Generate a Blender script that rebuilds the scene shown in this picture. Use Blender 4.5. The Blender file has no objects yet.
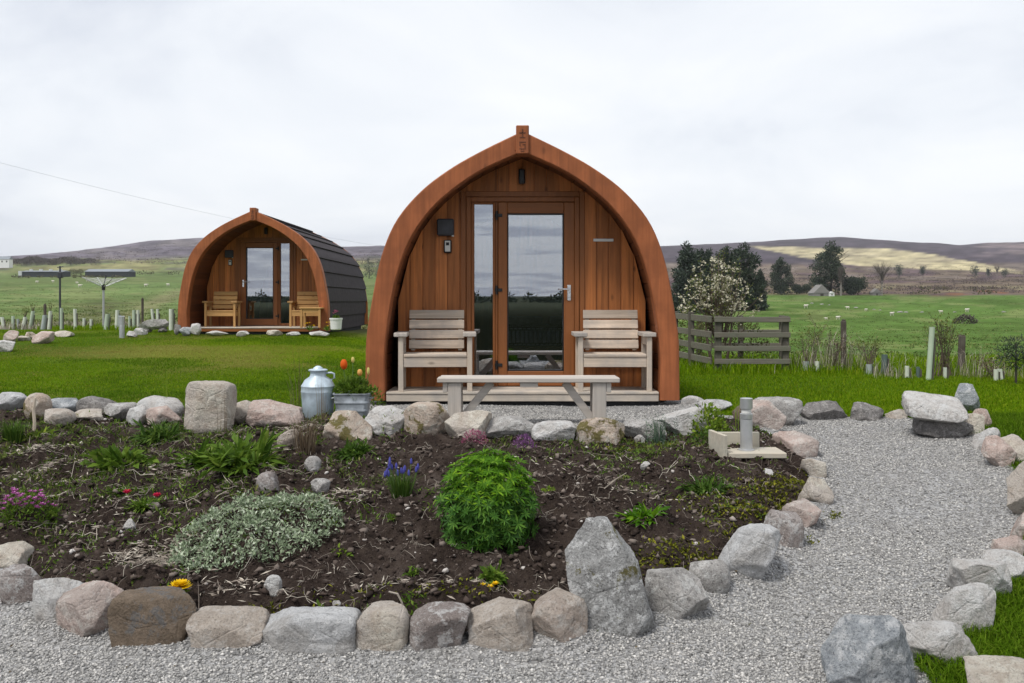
import bpy, bmesh, math, random
import numpy as np
from mathutils import Vector, Matrix, noise as mnoise

R = random.Random(7)
RN = np.random.RandomState(11)
C = bpy.context.scene.collection
PI = math.pi
EYE, F, CX, HY = 1.5, 900.0, 512.0, 300.0      # eye height, focal length in pixels, principal column, horizon row

# ------------------------------------------------------------------ noise
def _h(ix, iy, s):
    n = (ix.astype(np.int64) * 374761393 + iy.astype(np.int64) * 668265263 + s * 1274126177) & 0xffffffff
    n = ((n ^ (n >> 13)) * 1274126177) & 0xffffffff
    n = (n ^ (n >> 16)) & 0xffffffff
    return n / 2147483647.5 - 1.0
def vn(x, y, s=0):
    x = np.asarray(x, float); y = np.asarray(y, float)
    ix = np.floor(x); iy = np.floor(y); fx = x - ix; fy = y - iy
    fx = fx * fx * (3 - 2 * fx); fy = fy * fy * (3 - 2 * fy)
    a = _h(ix, iy, s); b = _h(ix + 1, iy, s); c = _h(ix, iy + 1, s); d = _h(ix + 1, iy + 1, s)
    return (a * (1 - fx) + b * fx) * (1 - fy) + (c * (1 - fx) + d * fx) * fy
def fbm(x, y, o=4, s=0):
    t = 0; a = 1.0; n = 0
    for i in range(o):
        t = t + a * vn(np.asarray(x) * 2 ** i, np.asarray(y) * 2 ** i, s + i); n += a; a *= 0.5
    return t / n
def sstep(a, b, x):
    t = np.clip((np.asarray(x, float) - a) / (b - a), 0, 1)
    return t * t * (3 - 2 * t)

# ------------------------------------------------------------------ terrain heights
RU = [-400, -100, 0, 40, 100, 150, 200, 260, 300, 340, 380, 420, 520, 640, 690, 760, 840, 880, 940, 960, 990, 1024, 1200, 1500]
RY = [268, 262, 257, 254.5, 247, 241, 238.5, 240, 244, 247, 246, 246, 247, 248, 244.5, 241, 236, 238, 241, 243, 240.5, 239, 238, 250]
LD = [24, 40, 80, 150, 300, 500, 700, 950, 1200]
LY = [331, 322, 313.5, 305.5, 293.5, 283.5, 276.8, 266, 258.5]
RD = [13, 18, 28, 45, 70, 110, 170, 260, 450, 600, 900, 1200, 1500, 2100]
RYY = [375, 364, 353, 345, 338, 328, 318.5, 307, 293.5, 288, 278, 271, 264, 250]
def ud(x, y):
    th = np.arctan2(x, y); r = np.hypot(x, y)
    tc = np.clip(th, -0.95, 0.95)
    u = CX + F * np.tan(tc)
    d = r * np.cos(tc)
    return u, np.maximum(d, 0.01), th
def far_pix(u, d):
    ld = np.log(d)
    yr = np.interp(u, RU, RY)
    yl = np.interp(ld, np.log(LD), LY)
    t = np.clip((ld - math.log(1200)) / math.log(3000 / 1200), 0, 1)
    yl = np.where(d > 1200, 258.5 + (np.minimum(yr, 258.4) - 258.5) * (1 - (1 - t) ** 1.6), yl)
    yrr = np.interp(ld, np.log(RD), RYY)
    t = np.clip((ld - math.log(2100)) / math.log(3000 / 2100), 0, 1)
    top = np.minimum(yr, 249.5)
    yrr = np.where(d > 2100, 250 + (top - 250) * (1 - (1 - t) ** 1.5), yrr)
    w = sstep(380, 640, u)
    return yl * (1 - w) + yrr * w
def G(x, y, rough=True):
    """height of the ground at x, y"""
    x = np.asarray(x, float); y = np.asarray(y, float)
    u, d, th = ud(x, y)
    ramp = np.clip((y - 4.2) * 0.0974, 0, 0.37)
    lawn_l = 0.37 + np.clip(y - 8.3, 0, 13.2) * 0.0295
    fall = sstep(-5.0, -2.2, x) * sstep(16, 22, y) * 0.25
    left = 1 - sstep(-3.4, -1.3, x)
    near = np.where(y > 8.2, ramp * (1 - left) + (lawn_l - fall) * left, ramp)
    near = near + np.where(y > 8.2, (1 - left) * np.clip(y - 9.5, 0, 6) * 0.008, 0)
    fz = EYE + (HY - far_pix(u, d)) / F * d
    wl = sstep(21, 26, d); wr = sstep(13.5, 19, d)
    m = sstep(380, 640, u)
    wf = wl * (1 - m) + wr * m
    z = near * (1 - wf) + fz * wf
    # land behind the camera: level, then a slow rise to the horizon
    back = sstep(1.25, 1.75, np.abs(th))
    r = np.hypot(x, y)
    zb = np.where(r > 25, (r - 25) * 0.0045, 0) * 1.0
    z = z * (1 - back) + zb * back
    if rough:
        amp = np.clip(d / 60, 0.012, 6.0) * np.clip(d / 200, 0.6, 1)
        sc = 1.0 / np.clip(d / 9, 1.2, 200)
        z = z + np.where(d < 30, 0.018 * fbm(x * 0.8, y * 0.8, 3, 5), 0)
        z = z + np.where(d > 900, (d - 900) / 2100 * 9 * fbm(x * 0.004, y * 0.004, 5, 9), 0)
    return z
def g1(x, y): return float(G(x, y))

def pt(px, Y, py):
    return Vector(((px - CX) / F * Y, Y, EYE - (py - HY) / F * Y))
def ray(px, py, hf=None, ymin=1.2, ymax=2500):
    """where the sight line of a photo point meets the ground"""
    hf = hf or g1
    kx = (px - CX) / F; kz = (py - HY) / F
    Ys = np.exp(np.linspace(math.log(ymin), math.log(ymax), 500))
    if hf is g1: hz = G(kx * Ys, Ys)
    else: hz = np.array([hf(kx * Y, Y) for Y in Ys])
    s = EYE - kz * Ys - hz
    k = np.argmax(s < 0)
    if s[k] >= 0: k = len(Ys) - 1
    a, b = Ys[max(k - 1, 0)], Ys[k]
    for _ in range(30):
        m = (a + b) / 2
        if EYE - kz * m - hf(kx * m, m) > 0: a = m
        else: b = m
    Y = (a + b) / 2
    return Vector((kx * Y, Y, hf(kx * Y, Y)))

# bed and gravel outlines on the ground plan
def gray(px, py):
    v = ray(px, py); return (v.x, v.y)
BED_PX = [(0, 583), (22, 606), (60, 632), (120, 645), (195, 650), (300, 652), (450, 651), (580, 643), (650, 628), (700, 600), (760, 567),
          (806, 527), (822, 495), (818, 470), (800, 448), (770, 436), (735, 430), (700, 430), (620, 437), (560, 439), (450, 433), (390, 425), (330, 423),
          (250, 420), (180, 419), (100, 416), (0, 411)]
BED = [gray(*p) for p in BED_PX] + [(-6.2, 7.9), (-6.2, 4.9)]
GRV = [(-7, 4.75), (-6.2, 4.7)] + [gray(*p) for p in BED_PX[:22]] + [gray(369, 420), (-1.62, 8.4), (-1.6, 9.75), (1.85, 9.75), (1.9, 8.75)] + \
      [gray(*p) for p in [(740, 421), (800, 420), (905, 421), (940, 431), (974, 437), (994, 452), (1018, 478), (1034, 520), (1020, 560), (985, 598), (950, 636), (912, 668)]] + \
      [(1.55, 2.7), (1.45, 1.5), (1.6, -1.5), (-7, -1.5)]
def inpoly(x, y, P):
    x = np.asarray(x, float); y = np.asarray(y, float)
    c = np.zeros(x.shape, bool); n = len(P)
    for i in range(n):
        x1, y1 = P[i]; x2, y2 = P[(i + 1) % n]
        if y1 == y2: continue
        c ^= ((y1 > y) != (y2 > y)) & (x < (x2 - x1) * (y - y1) / (y2 - y1) + x1)
    return c
def edged(x, y, P):
    x = np.asarray(x, float); y = np.asarray(y, float)
    m = np.full(x.shape, 1e9); n = len(P)
    for i in range(n):
        x1, y1 = P[i]; x2, y2 = P[(i + 1) % n]
        dx, dy = x2 - x1, y2 - y1
        t = np.clip(((x - x1) * dx + (y - y1) * dy) / (dx * dx + dy * dy + 1e-12), 0, 1)
        m = np.minimum(m, np.hypot(x - x1 - t * dx, y - y1 - t * dy))
    return m
def S(x, y):
    """height of the bed soil"""
    x = np.asarray(x, float); y = np.asarray(y, float)
    e = edged(x, y, BED)
    b = 0.02 + 0.10 * sstep(0.0, 0.35, e) + 0.05 * sstep(0.2, 1.4, e)
    return G(x, y) + b + 0.030 * fbm(x * 3.1, y * 3.1, 3, 21)
def s1(x, y): return float(S(x, y))
def surf1(x, y):
    return s1(x, y) if bool(inpoly(x, y, BED)) else g1(x, y)
def soil_ray(px, py): return ray(px, py, hf=lambda x, y: float(S(x, y)) if bool(inpoly(x, y, BED)) else g1(x, y), ymin=2.5, ymax=14)

# ------------------------------------------------------------------ materials
class NT:
    def __init__(s, m): s.t = m.node_tree; s.n = s.t.nodes; s.l = s.t.links
    def __call__(s, kind, **kw):
        n = s.n.new('ShaderNode' + kind)
        for k, v in kw.items():
            if k.startswith('_'):
                setattr(n, k[1:], v)
            else:
                s.set(n.inputs[int(k[1:]) if (k[0] == 'i' and k[1:].isdigit()) else k.replace('_', ' ')], v)
        return n
    def set(s, sock, v):
        if isinstance(v, bpy.types.NodeSocket): s.l.new(v, sock)
        elif isinstance(v, bpy.types.Node): s.l.new(v.outputs[0], sock)
        else:
            if isinstance(v, tuple) and len(v) == 3 and sock.type == 'RGBA': v = (*v, 1)
            sock.default_value = v
    def ramp(s, fac, stops):
        n = s.n.new('ShaderNodeValToRGB'); s.set(n.inputs[0], fac); e = n.color_ramp.elements
        while len(e) < len(stops): e.new(0.5)
        for i, (p, c) in enumerate(stops):
            e[i].position = p
            e[i].color = (c, c, c, 1) if isinstance(c, (int, float)) else (*c, 1)
        return n.outputs[0]
    def mix(s, f, a, b, mode='MIX'):
        n = s.n.new('ShaderNodeMix'); n.data_type = 'RGBA'; n.blend_type = mode
        s.set(n.inputs[0], f); s.set(n.inputs[6], a); s.set(n.inputs[7], b)
        return n.outputs[2]
    def math(s, op, a, b=0.0):
        n = s.n.new('ShaderNodeMath'); n.operation = op; s.set(n.inputs[0], a); s.set(n.inputs[1], b); return n.outputs[0]
    def coord(s, which='Object', scale=(1, 1, 1), rnd=False):
        c = s('TexCoord').outputs[which]
        m = s('Mapping', Scale=scale); s.l.new(c, m.inputs['Vector'])
        if rnd:
            oi = s('ObjectInfo').outputs['Random']
            k = s.n.new('ShaderNodeVectorMath'); k.operation = 'SCALE'; k.inputs[0].default_value = (37.3, 71.1, 53.7); s.l.new(oi, k.inputs['Scale'])
            s.l.new(k.outputs[0], m.inputs['Location'])
        return m.outputs[0]
    def noise(s, vec, scale, detail=4, rough=0.55, dist=0.0):
        return s('TexNoise', Vector=vec, Scale=scale, Detail=detail, Roughness=rough, Distortion=dist).outputs[0]
def new_mat(name):
    m = bpy.data.materials.new(name); m.use_nodes = True; m.node_tree.nodes.clear()
    return m, NT(m)
def finish(m, t, col, rough=0.7, bump=None, strength=0.3, dist=0.02, metal=0.0, spec=0.4, trans=0.0, normal=None):
    b = t('BsdfPrincipled')
    t.set(b.inputs['Base Color'], col); t.set(b.inputs['Roughness'], rough); t.set(b.inputs['Metallic'], metal)
    t.set(b.inputs['Specular IOR Level'], spec)
    if bump is not None:
        k = t('Bump', Height=bump, Strength=strength, Distance=dist); t.l.new(k.outputs[0], b.inputs['Normal'])
    sh = b.outputs[0]
    if trans > 0:
        tr = t('BsdfTranslucent'); t.set(tr.inputs['Color'], col)
        mx = t('MixShader', i0=trans); t.l.new(sh, mx.inputs[1]); t.l.new(tr.outputs[0], mx.inputs[2]); sh = mx.outputs[0]
    o = t('OutputMaterial'); t.l.new(sh, o.inputs[0])
    return m
MATS = {}
def plain(name, col, rough=0.6, metal=0.0, var=0.25, scale=12, spec=0.4, bump=0.1):
    if name in MATS: return MATS[name]
    m, t = new_mat(name)
    v = t.coord(rnd=True)
    n = t.noise(v, scale, 5)
    lo = tuple(c * (1 - var) for c in col); hi = tuple(min(1, c * (1 + var)) for c in col)
    c = t.ramp(n, [(0.3, lo), (0.7, hi)])
    MATS[name] = finish(m, t, c, rough, n, bump, 0.01, metal, spec)
    return MATS[name]
def wood(name, col, axis=0, rough=0.65, contrast=0.35, grain=1.0, knots=0.0, island=0.25, grey=None, bump=0.25, spec=0.3):
    """stained or weathered timber, grain along a local axis"""
    if name in MATS: return MATS[name]
    m, t = new_mat(name)
    sc = [26 * grain] * 3; sc[axis] = 1.3 * grain
    v = t.coord(scale=tuple(sc), rnd=True)
    ri = t('NewGeometry').outputs['Random Per Island']
    k = t.n.new('ShaderNodeVectorMath'); k.operation = 'SCALE'; k.inputs[0].default_value = (13.1, 7.7, 19.3); t.l.new(ri, k.inputs['Scale'])
    ad = t.n.new('ShaderNodeVectorMath'); ad.operation = 'ADD'; t.l.new(v, ad.inputs[0]); t.l.new(k.outputs[0], ad.inputs[1]); v = ad.outputs[0]
    n1 = t.noise(v, 1.0, 6, 0.6, 0.6)
    n2 = t.noise(t.coord(scale=(3, 3, 3), rnd=True), 1.0, 3)
    lo = tuple(c * (1 - contrast) for c in col); hi = tuple(min(1, c * (1 + contrast)) for c in col)
    c = t.ramp(n1, [(0.28, lo), (0.5, col), (0.72, hi)])
    val = t.math('ADD', t.math('MULTIPLY', ri, island * 2), 1 - island)
    h = t('HueSaturation', Value=val, Color=c).outputs[0]
    c = t.mix(t.ramp(n2, [(0.35, 0.0), (0.75, 0.3)]), h, tuple(x * 0.62 for x in col))
    if grey:
        c = t.mix(t.ramp(t.noise(t.coord(scale=(5, 5, 5), rnd=True), 1.0, 4), [(0.4, 0.0), (0.65, 0.6)]), c, grey)
    if knots:
        ks = [5.5] * 3; ks[axis] = 2.6
        vo = t('TexVoronoi', Vector=t.coord(scale=tuple(ks), rnd=True), Scale=1.0).outputs['Distance']
        c = t.mix(t.ramp(vo, [(0.04, knots), (0.13, 0.0)]), c, tuple(x * 0.3 for x in col))
    MATS[name] = finish(m, t, c, rough, n1, bump, 0.004, 0, spec)
    return MATS[name]
def leafmat(name, a, b, rough=0.55, trans=0.3, c3=None, spec=0.12):
    if name in MATS: return MATS[name]
    m, t = new_mat(name)
    ri = t('NewGeometry').outputs['Random Per Island']
    st = [(0.0, a), (0.75, b)] + ([(1.0, c3)] if c3 else [])
    c = t.ramp(ri, st)
    MATS[name] = finish(m, t, c, rough, trans=trans, spec=spec)
    return MATS[name]
def rockmat(name, a, b, speck=0.35, patch=None, patch_amt=0.5, moss=0.0, stain=None):
    if name in MATS: return MATS[name]
    m, t = new_mat(name)
    v = t.coord(rnd=True)
    n1 = t.noise(v, 7, 8, 0.68, 0.5)
    n2 = t.noise(v, 110, 4, 0.75)
    n3 = t.noise(v, 28, 8, 0.75)
    n4 = t.noise(v, 2.6, 3, 0.5, 0.6)
    c = t.ramp(n1, [(0.3, a), (0.66, b)])
    if stain:
        c = t.mix(t.ramp(n4, [(0.47, 0.0), (0.56, 0.7)]), c, stain)
    c = t.mix(t.ramp(n3, [(0.36, 0.4), (0.46, 0.0)]), c, tuple(x * 0.5 for x in a))
    if patch:
        c = t.mix(t.ramp(t.noise(v, 13, 10, 0.78, 0.2), [(0.52, 0.0), (0.565, patch_amt)]), c, patch)
    c = t.mix(t.ramp(n2, [(0.34, min(1, speck * 1.6)), (0.46, 0.0)]), c, tuple(x * 0.3 for x in a))
    c = t.mix(t.ramp(n2, [(0.57, 0.0), (0.68, min(1, speck * 1.4))]), c, tuple(min(0.72, x * 1.6) for x in b))
    if moss:
        c = t.mix(t.ramp(t.noise(v, 5.0, 7, 0.7), [(0.6 - moss * 0.25, 0.0), (0.64 - moss * 0.25, 0.85)]), c, (0.12, 0.105, 0.012))
    # dirt and damp splashed up the foot of every stone
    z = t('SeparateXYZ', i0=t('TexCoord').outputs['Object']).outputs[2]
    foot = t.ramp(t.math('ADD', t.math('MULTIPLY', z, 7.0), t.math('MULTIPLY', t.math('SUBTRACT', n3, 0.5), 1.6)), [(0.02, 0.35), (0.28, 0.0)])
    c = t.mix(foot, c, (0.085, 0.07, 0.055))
    vo = t('TexVoronoi', Vector=v, Scale=6.0); vo.feature = 'DISTANCE_TO_EDGE'
    crack = t.ramp(vo.outputs['Distance'], [(0.0, 0.0), (0.035, 1.0)])
    h = t.math('ADD', t.math('MULTIPLY', n1, 1.2), t.math('ADD', t.math('MULTIPLY', n3, 1.1), t.math('MULTIPLY', n2, 0.25)))
    h = t.math('ADD', h, t.math('MULTIPLY', crack, 0.16))
    MATS[name] = finish(m, t, c, 0.88, h, 1.0, 0.035, 0, 0.08)
    return MATS[name]

# rocks of the garden (real stone colours)
ROCK = {
    'white': rockmat('stone_white', (0.594, 0.551, 0.511), (0.760, 0.760, 0.747), 0.3, (0.356, 0.315, 0.287), 0.4),
    'grey': rockmat('stone_grey', (0.308, 0.296, 0.282), (0.599, 0.569, 0.540), 0.5, (0.760, 0.760, 0.735), 0.5),
    'pale': rockmat('stone_pale', (0.470, 0.470, 0.472), (0.760, 0.760, 0.760), 0.35, (0.760, 0.760, 0.760), 0.5, stain=(0.437, 0.413, 0.386)),
    'dark': rockmat('stone_dark', (0.150, 0.145, 0.141), (0.345, 0.323, 0.307), 0.45, (0.570, 0.545, 0.522), 0.5),
    'pink': rockmat('stone_pink', (0.491, 0.358, 0.309), (0.723, 0.592, 0.530), 0.35, (0.760, 0.715, 0.656), 0.55, stain=(0.450, 0.390, 0.353)),
    'rose': rockmat('stone_rose', (0.31, 0.262, 0.242), (0.48, 0.435, 0.412), 0.45, (0.68, 0.665, 0.65), 0.8, stain=(0.27, 0.225, 0.205)),
    'sand': rockmat('stone_sand', (0.43, 0.36, 0.30), (0.61, 0.54, 0.47), 0.35, (0.70, 0.66, 0.61), 0.55, stain=(0.50, 0.41, 0.35)),
    'beige': rockmat('stone_beige', (0.525, 0.442, 0.365), (0.760, 0.723, 0.628), 0.35, (0.394, 0.302, 0.230), 0.4, stain=(0.583, 0.519, 0.466)),
    'brown': rockmat('stone_brown', (0.163, 0.125, 0.090), (0.288, 0.225, 0.169), 0.25, (0.200, 0.200, 0.200), 0.75),
    'blue': rockmat('stone_blue', (0.244, 0.267, 0.291), (0.473, 0.495, 0.515), 0.45, (0.760, 0.760, 0.760), 0.6),
    'mossy': rockmat('stone_mossy', (0.385, 0.301, 0.238), (0.678, 0.566, 0.469), 0.35, (0.760, 0.750, 0.672), 0.5, moss=0.30),
    'boulder': rockmat('stone_boulder', (0.27, 0.268, 0.262), (0.50, 0.497, 0.487), 0.55, (0.74, 0.74, 0.73), 0.85, moss=0.10, stain=(0.36, 0.355, 0.345)),
}

# ------------------------------------------------------------------ mesh helpers
def tag(o, label=None, cat=None, group=None, kind=None):
    if label: o['label'] = label
    if cat: o['category'] = cat
    if group: o['group'] = group
    if kind: o['kind'] = kind
    return o
def thing(name, label, cat, loc=(0, 0, 0), rz=0.0, group=None):
    o = bpy.data.objects.new(name, None); C.objects.link(o)
    o.empty_display_size = 0.1
    o.location = loc; o.rotation_euler = (0, 0, rz)
    return tag(o, label, cat, group)
def link(name, me, mat, parent=None, smooth=False):
    if isinstance(mat, str): mat = MATS[mat]
    me.materials.append(mat)
    if smooth: me.polygons.foreach_set('use_smooth', np.ones(len(me.polygons), bool))
    o = bpy.data.objects.new(name, me); C.objects.link(o)
    if parent: o.parent = parent
    return o
def np_mesh(name, V, Fc, mat, parent=None, smooth=False, cols=None):
    V = np.asarray(V, np.float32); Fc = np.asarray(Fc, np.int32)
    me = bpy.data.meshes.new(name); k = Fc.shape[1]
    me.vertices.add(len(V)); me.vertices.foreach_set('co', V.ravel())
    me.loops.add(Fc.size); me.loops.foreach_set('vertex_index', Fc.ravel())
    me.polygons.add(len(Fc)); me.polygons.foreach_set('loop_start', np.arange(len(Fc), dtype=np.int32) * k)
    me.update(calc_edges=True); me.validate()
    if cols is not None:
        a = me.color_attributes.new('Col', 'FLOAT_COLOR', 'POINT')
        a.data.foreach_set('color', np.concatenate([cols, np.ones((len(cols), 1))], 1).astype(np.float32).ravel())
    return link(name, me, mat, parent, smooth)
def copy_tree(o, parent=None):
    c = o.copy(); C.objects.link(c)
    if parent: c.parent = parent
    for ch in list(o.children): copy_tree(ch, c)
    return c

class MB:
    """collects solids into one mesh"""
    def __init__(s): s.v = []; s.f = []
    def put(s, V, Fc):
        o = len(s.v); s.v += [tuple(p) for p in V]; s.f += [tuple(i + o for i in f) for f in Fc]; return s
    def box(s, x0, x1, y0, y1, z0, z1, c=0.004, M=None):
        cx, cy, cz = (x0 + x1) / 2, (y0 + y1) / 2, (z0 + z1) / 2
        h = (abs(x1 - x0) / 2, abs(y1 - y0) / 2, abs(z1 - z0) / 2); c = min(c, min(h) * 0.45)
        V = []; ix = {}
        for sx in (-1, 1):
            for sy in (-1, 1):
                for sz in (-1, 1):
                    for a in range(3):
                        p = [sx * (h[0] - c), sy * (h[1] - c), sz * (h[2] - c)]
                        p[a] = (sx, sy, sz)[a] * h[a]
                        ix[sx, sy, sz, a] = len(V)
                        V.append(Vector((p[0] + cx, p[1] + cy, p[2] + cz)))
        Fc = []
        for g in (-1, 1):
            Fc += [[ix[g, -1, -1, 0], ix[g, 1, -1, 0], ix[g, 1, 1, 0], ix[g, -1, 1, 0]],
                   [ix[-1, g, -1, 1], ix[1, g, -1, 1], ix[1, g, 1, 1], ix[-1, g, 1, 1]],
                   [ix[-1, -1, g, 2], ix[1, -1, g, 2], ix[1, 1, g, 2], ix[-1, 1, g, 2]]]
            for q in (-1, 1):
                Fc += [[ix[g, q, -1, 0], ix[g, q, 1, 0], ix[g, q, 1, 1], ix[g, q, -1, 1]],
                       [ix[g, -1, q, 0], ix[g, 1, q, 0], ix[g, 1, q, 2], ix[g, -1, q, 2]],
                       [ix[-1, g, q, 1], ix[1, g, q, 1], ix[1, g, q, 2], ix[-1, g, q, 2]]]
                for w in (-1, 1): Fc.append([ix[g, q, w, 0], ix[g, q, w, 1], ix[g, q, w, 2]])
        if M is not None: V = [M @ p for p in V]
        return s.put(V, Fc)
    def bar(s, a, b, w, t, c=0.004, up=(0, 0, 1)):
        """rectangular bar from a to b; w across (side), t along up"""
        a = Vector(a); b = Vector(b); d = (b - a); L = d.length; d.normalize()
        u = Vector(up)
        if abs(d.dot(u)) > 0.98: u = Vector((0, 1, 0))
        sd = d.cross(u).normalized(); u = sd.cross(d).normalized()
        M = Matrix((sd, d, u)).transposed().to_4x4(); M.translation = (a + b) / 2
        return s.box(-w / 2, w / 2, -L / 2, L / 2, -t / 2, t / 2, c, M)
    def tube(s, P, r, n=8, cap=True):
        P = [Vector(p) for p in P]
        rr = r if isinstance(r, (list, tuple)) else [r] * len(P)
        V = []; Fc = []; ref = Vector((0.31, 0.17, 0.93)); ref.normalize()
        for i, p in enumerate(P):
            d = (P[min(i + 1, len(P) - 1)] - P[max(i - 1, 0)]).normalized()
            q = ref if abs(d.dot(ref)) < 0.95 else Vector((1, 0, 0))
            a = d.cross(q).normalized(); b = d.cross(a)
            for k in range(n):
                t = 2 * PI * k / n
                V.append(p + a * (math.cos(t) * rr[i]) + b * (math.sin(t) * rr[i]))
        for i in range(len(P) - 1):
            for k in range(n):
                Fc.append([i * n + k, i * n + (k + 1) % n, (i + 1) * n + (k + 1) % n, (i + 1) * n + k])
        if cap: Fc += [list(range(n))[::-1], [(len(P) - 1) * n + k for k in range(n)]]
        return s.put(V, Fc)
    def lathe(s, prof, n=32, c=(0, 0, 0), sx=1.0, sy=1.0):
        V = []; Fc = []
        for r, z in prof:
            for k in range(n):
                t = 2 * PI * k / n
                V.append((c[0] + r * math.cos(t) * sx, c[1] + r * math.sin(t) * sy, c[2] + z))
        for i in range(len(prof) - 1):
            for k in range(n):
                Fc.append([i * n + k, i * n + (k + 1) % n, (i + 1) * n + (k + 1) % n, (i + 1) * n + k])
        Fc += [list(range(n))[::-1], [(len(prof) - 1) * n + k for k in range(n)]]
        return s.put(V, Fc)
    def build(s, name, mat, parent=None, smooth=False, recalc=True):
        me = bpy.data.meshes.new(name); me.from_pydata([tuple(p) for p in s.v], [], s.f)
        if recalc:
            bm = bmesh.new(); bm.from_mesh(me); bmesh.ops.recalc_face_normals(bm, faces=bm.faces); bm.to_mesh(me); bm.free()
        o = link(name, me, mat, parent, False)
        if smooth:
            me.polygons.foreach_set('use_smooth', np.ones(len(me.polygons), bool))
            bm = bmesh.new(); bm.from_mesh(me)
            for e in bm.edges:
                e.smooth = not (len(e.link_faces) == 2 and e.calc_face_angle(0) > 0.7)
            bm.to_mesh(me); bm.free()
        return o

def leaf_arrays(B, D, L, W, up=None, fold=0.25):
    """diamond leaves: base B, unit direction D, length L, width W"""
    B = np.asarray(B, float); D = np.asarray(D, float); n = len(B)
    D = D / np.maximum(np.linalg.norm(D, axis=1, keepdims=True), 1e-9)
    if up is None: up = RN.normal(size=(n, 3)) * 0.5 + np.array([0, 0, 1.0])
    sd = np.cross(D, up); sd /= np.maximum(np.linalg.norm(sd, axis=1, keepdims=True), 1e-9)
    nn = np.cross(sd, D)
    L = np.broadcast_to(np.asarray(L, float), (n,))[:, None]; W = np.broadcast_to(np.asarray(W, float), (n,))[:, None]
    mid = B + D * L * 0.5
    V = np.stack([B, mid + sd * W / 2 + nn * W * fold, B + D * L, mid - sd * W / 2 + nn * W * fold], 1).reshape(-1, 3)
    i = np.arange(n)[:, None] * 4
    Fc = np.concatenate([i + np.array([[0, 1, 2]]), i + np.array([[0, 2, 3]])], 0)
    return V, Fc
def blade_arrays(B, D, H, W, bend):
    """curved blades: base B, horizontal lean D, height H, width W"""
    B = np.asarray(B, float); n = len(B); D = np.asarray(D, float)
    sd = np.stack([-D[:, 1], D[:, 0], np.zeros(n)], 1); sd /= np.maximum(np.linalg.norm(sd, axis=1, keepdims=True), 1e-9)
    H = np.broadcast_to(np.asarray(H, float), (n,))[:, None]; W = np.broadcast_to(np.asarray(W, float), (n,))[:, None]
    bd = np.broadcast_to(np.asarray(bend, float), (n,))[:, None]
    Z = np.array([[0, 0, 1.0]])
    m = B + Z * H * 0.55 + D * H * bd * 0.25
    tp = B + Z * H * (1 - 0.35 * bd) + D * H * bd
    V = np.stack([B - sd * W / 2, B + sd * W / 2, m + sd * W * 0.38, m - sd * W * 0.38, tp], 1).reshape(-1, 3)
    i = np.arange(n)[:, None] * 5
    Fc = np.concatenate([i + np.array([[0, 1, 2]]), i + np.array([[0, 2, 3]]), i + np.array([[3, 2, 4]])], 0)
    return V, Fc
def rdir(n, zlo=-1.0, zhi=1.0):
    z = RN.uniform(zlo, zhi, n); a = RN.uniform(0, 2 * PI, n); s = np.sqrt(1 - z * z)
    return np.stack([s * np.cos(a), s * np.sin(a), z], 1)

# ------------------------------------------------------------------ camera, sky, sun
sc = bpy.context.scene
cam = bpy.data.cameras.new('camera'); co = bpy.data.objects.new('camera', cam); C.objects.link(co)
co.location = (0, 0, EYE); co.rotation_euler = (PI / 2, 0, 0)
cam.sensor_width = 36; cam.lens = 36 * F / 1024; cam.shift_y = -(341.5 - HY) / 1024
cam.clip_start = 0.05; cam.clip_end = 20000
sc.camera = co
SUN_EL, SUN_AZ = math.radians(58), math.radians(224)     # high, behind the camera's left shoulder
w = bpy.data.worlds.new('World'); sc.world = w; w.use_nodes = True
w.node_tree.nodes.clear(); t = NT(w)
sky = t('TexSky'); sky.sky_type = 'NISHITA'; sky.sun_disc = False; sky.sun_elevation = SUN_EL; sky.sun_rotation = SUN_AZ
d = t('TexCoord').outputs['Generated']
sx = t('SeparateXYZ', i0=d)
den = t.math('ADD', t.math('ABSOLUTE', sx.outputs[2]), t.ramp(t.math('ADD', t.math('MULTIPLY', sx.outputs[1], 0.5), 0.5), [(0.2, 0.05), (0.55, 0.22)]))
cv = t('CombineXYZ', i0=t.math('DIVIDE', sx.outputs[0], den), i1=t.math('DIVIDE', sx.outputs[1], den), i2=1.7)
n1 = t.noise(cv.outputs[0], 1.1, 8, 0.56, 0.5)
n2 = t.noise(cv.outputs[0], 0.33, 4, 0.5, 0.2)
nn = t.math('ADD', t.math('MULTIPLY', n1, 0.55), t.math('MULTIPLY', n2, 0.45))
brk = t.math('ADD', 1.0, t.math('MULTIPLY', t.math('MAXIMUM', t.math('MULTIPLY', sx.outputs[1], -1.0), 0.0), 3.2))      # more broken cloud to the south
nn = t.math('ADD', t.math('MULTIPLY', t.math('SUBTRACT', nn, 0.5), brk), 0.5)
cl = t.ramp(nn, [(0.34, (0.56, 0.59, 0.68)), (0.45, (0.725, 0.76, 0.83)), (0.53, (0.85, 0.88, 0.925)), (0.63, (0.95, 0.965, 0.985))])
hz = t.math('MULTIPLY', t.ramp(sx.outputs[2], [(0.0, 0.6), (0.12, 0.0)]), t.ramp(t.math('ADD', t.math('MULTIPLY', sx.outputs[1], 0.5), 0.5), [(0.3, 0.1), (0.6, 1.0)]))
cl = t.mix(hz, cl, (0.775, 0.80, 0.86))
k = t.n.new('ShaderNodeVectorMath'); k.operation = 'SCALE'; t.l.new(cl, k.inputs[0]); k.inputs['Scale'].default_value = 5.55
mx = t.mix(0.95, sky.outputs[0], k.outputs[0])
bg = t('Background', Color=mx, Strength=0.1)
wo = t('OutputWorld'); t.l.new(bg.outputs[0], wo.inputs[0])
sl = bpy.data.lights.new('sun', 'SUN'); sl.energy = 1.5; sl.angle = math.radians(14); sl.color = (1.0, 0.965, 0.91)
so = bpy.data.objects.new('sun', sl); C.objects.link(so); so.location = (-6, -8, 14)
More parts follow.
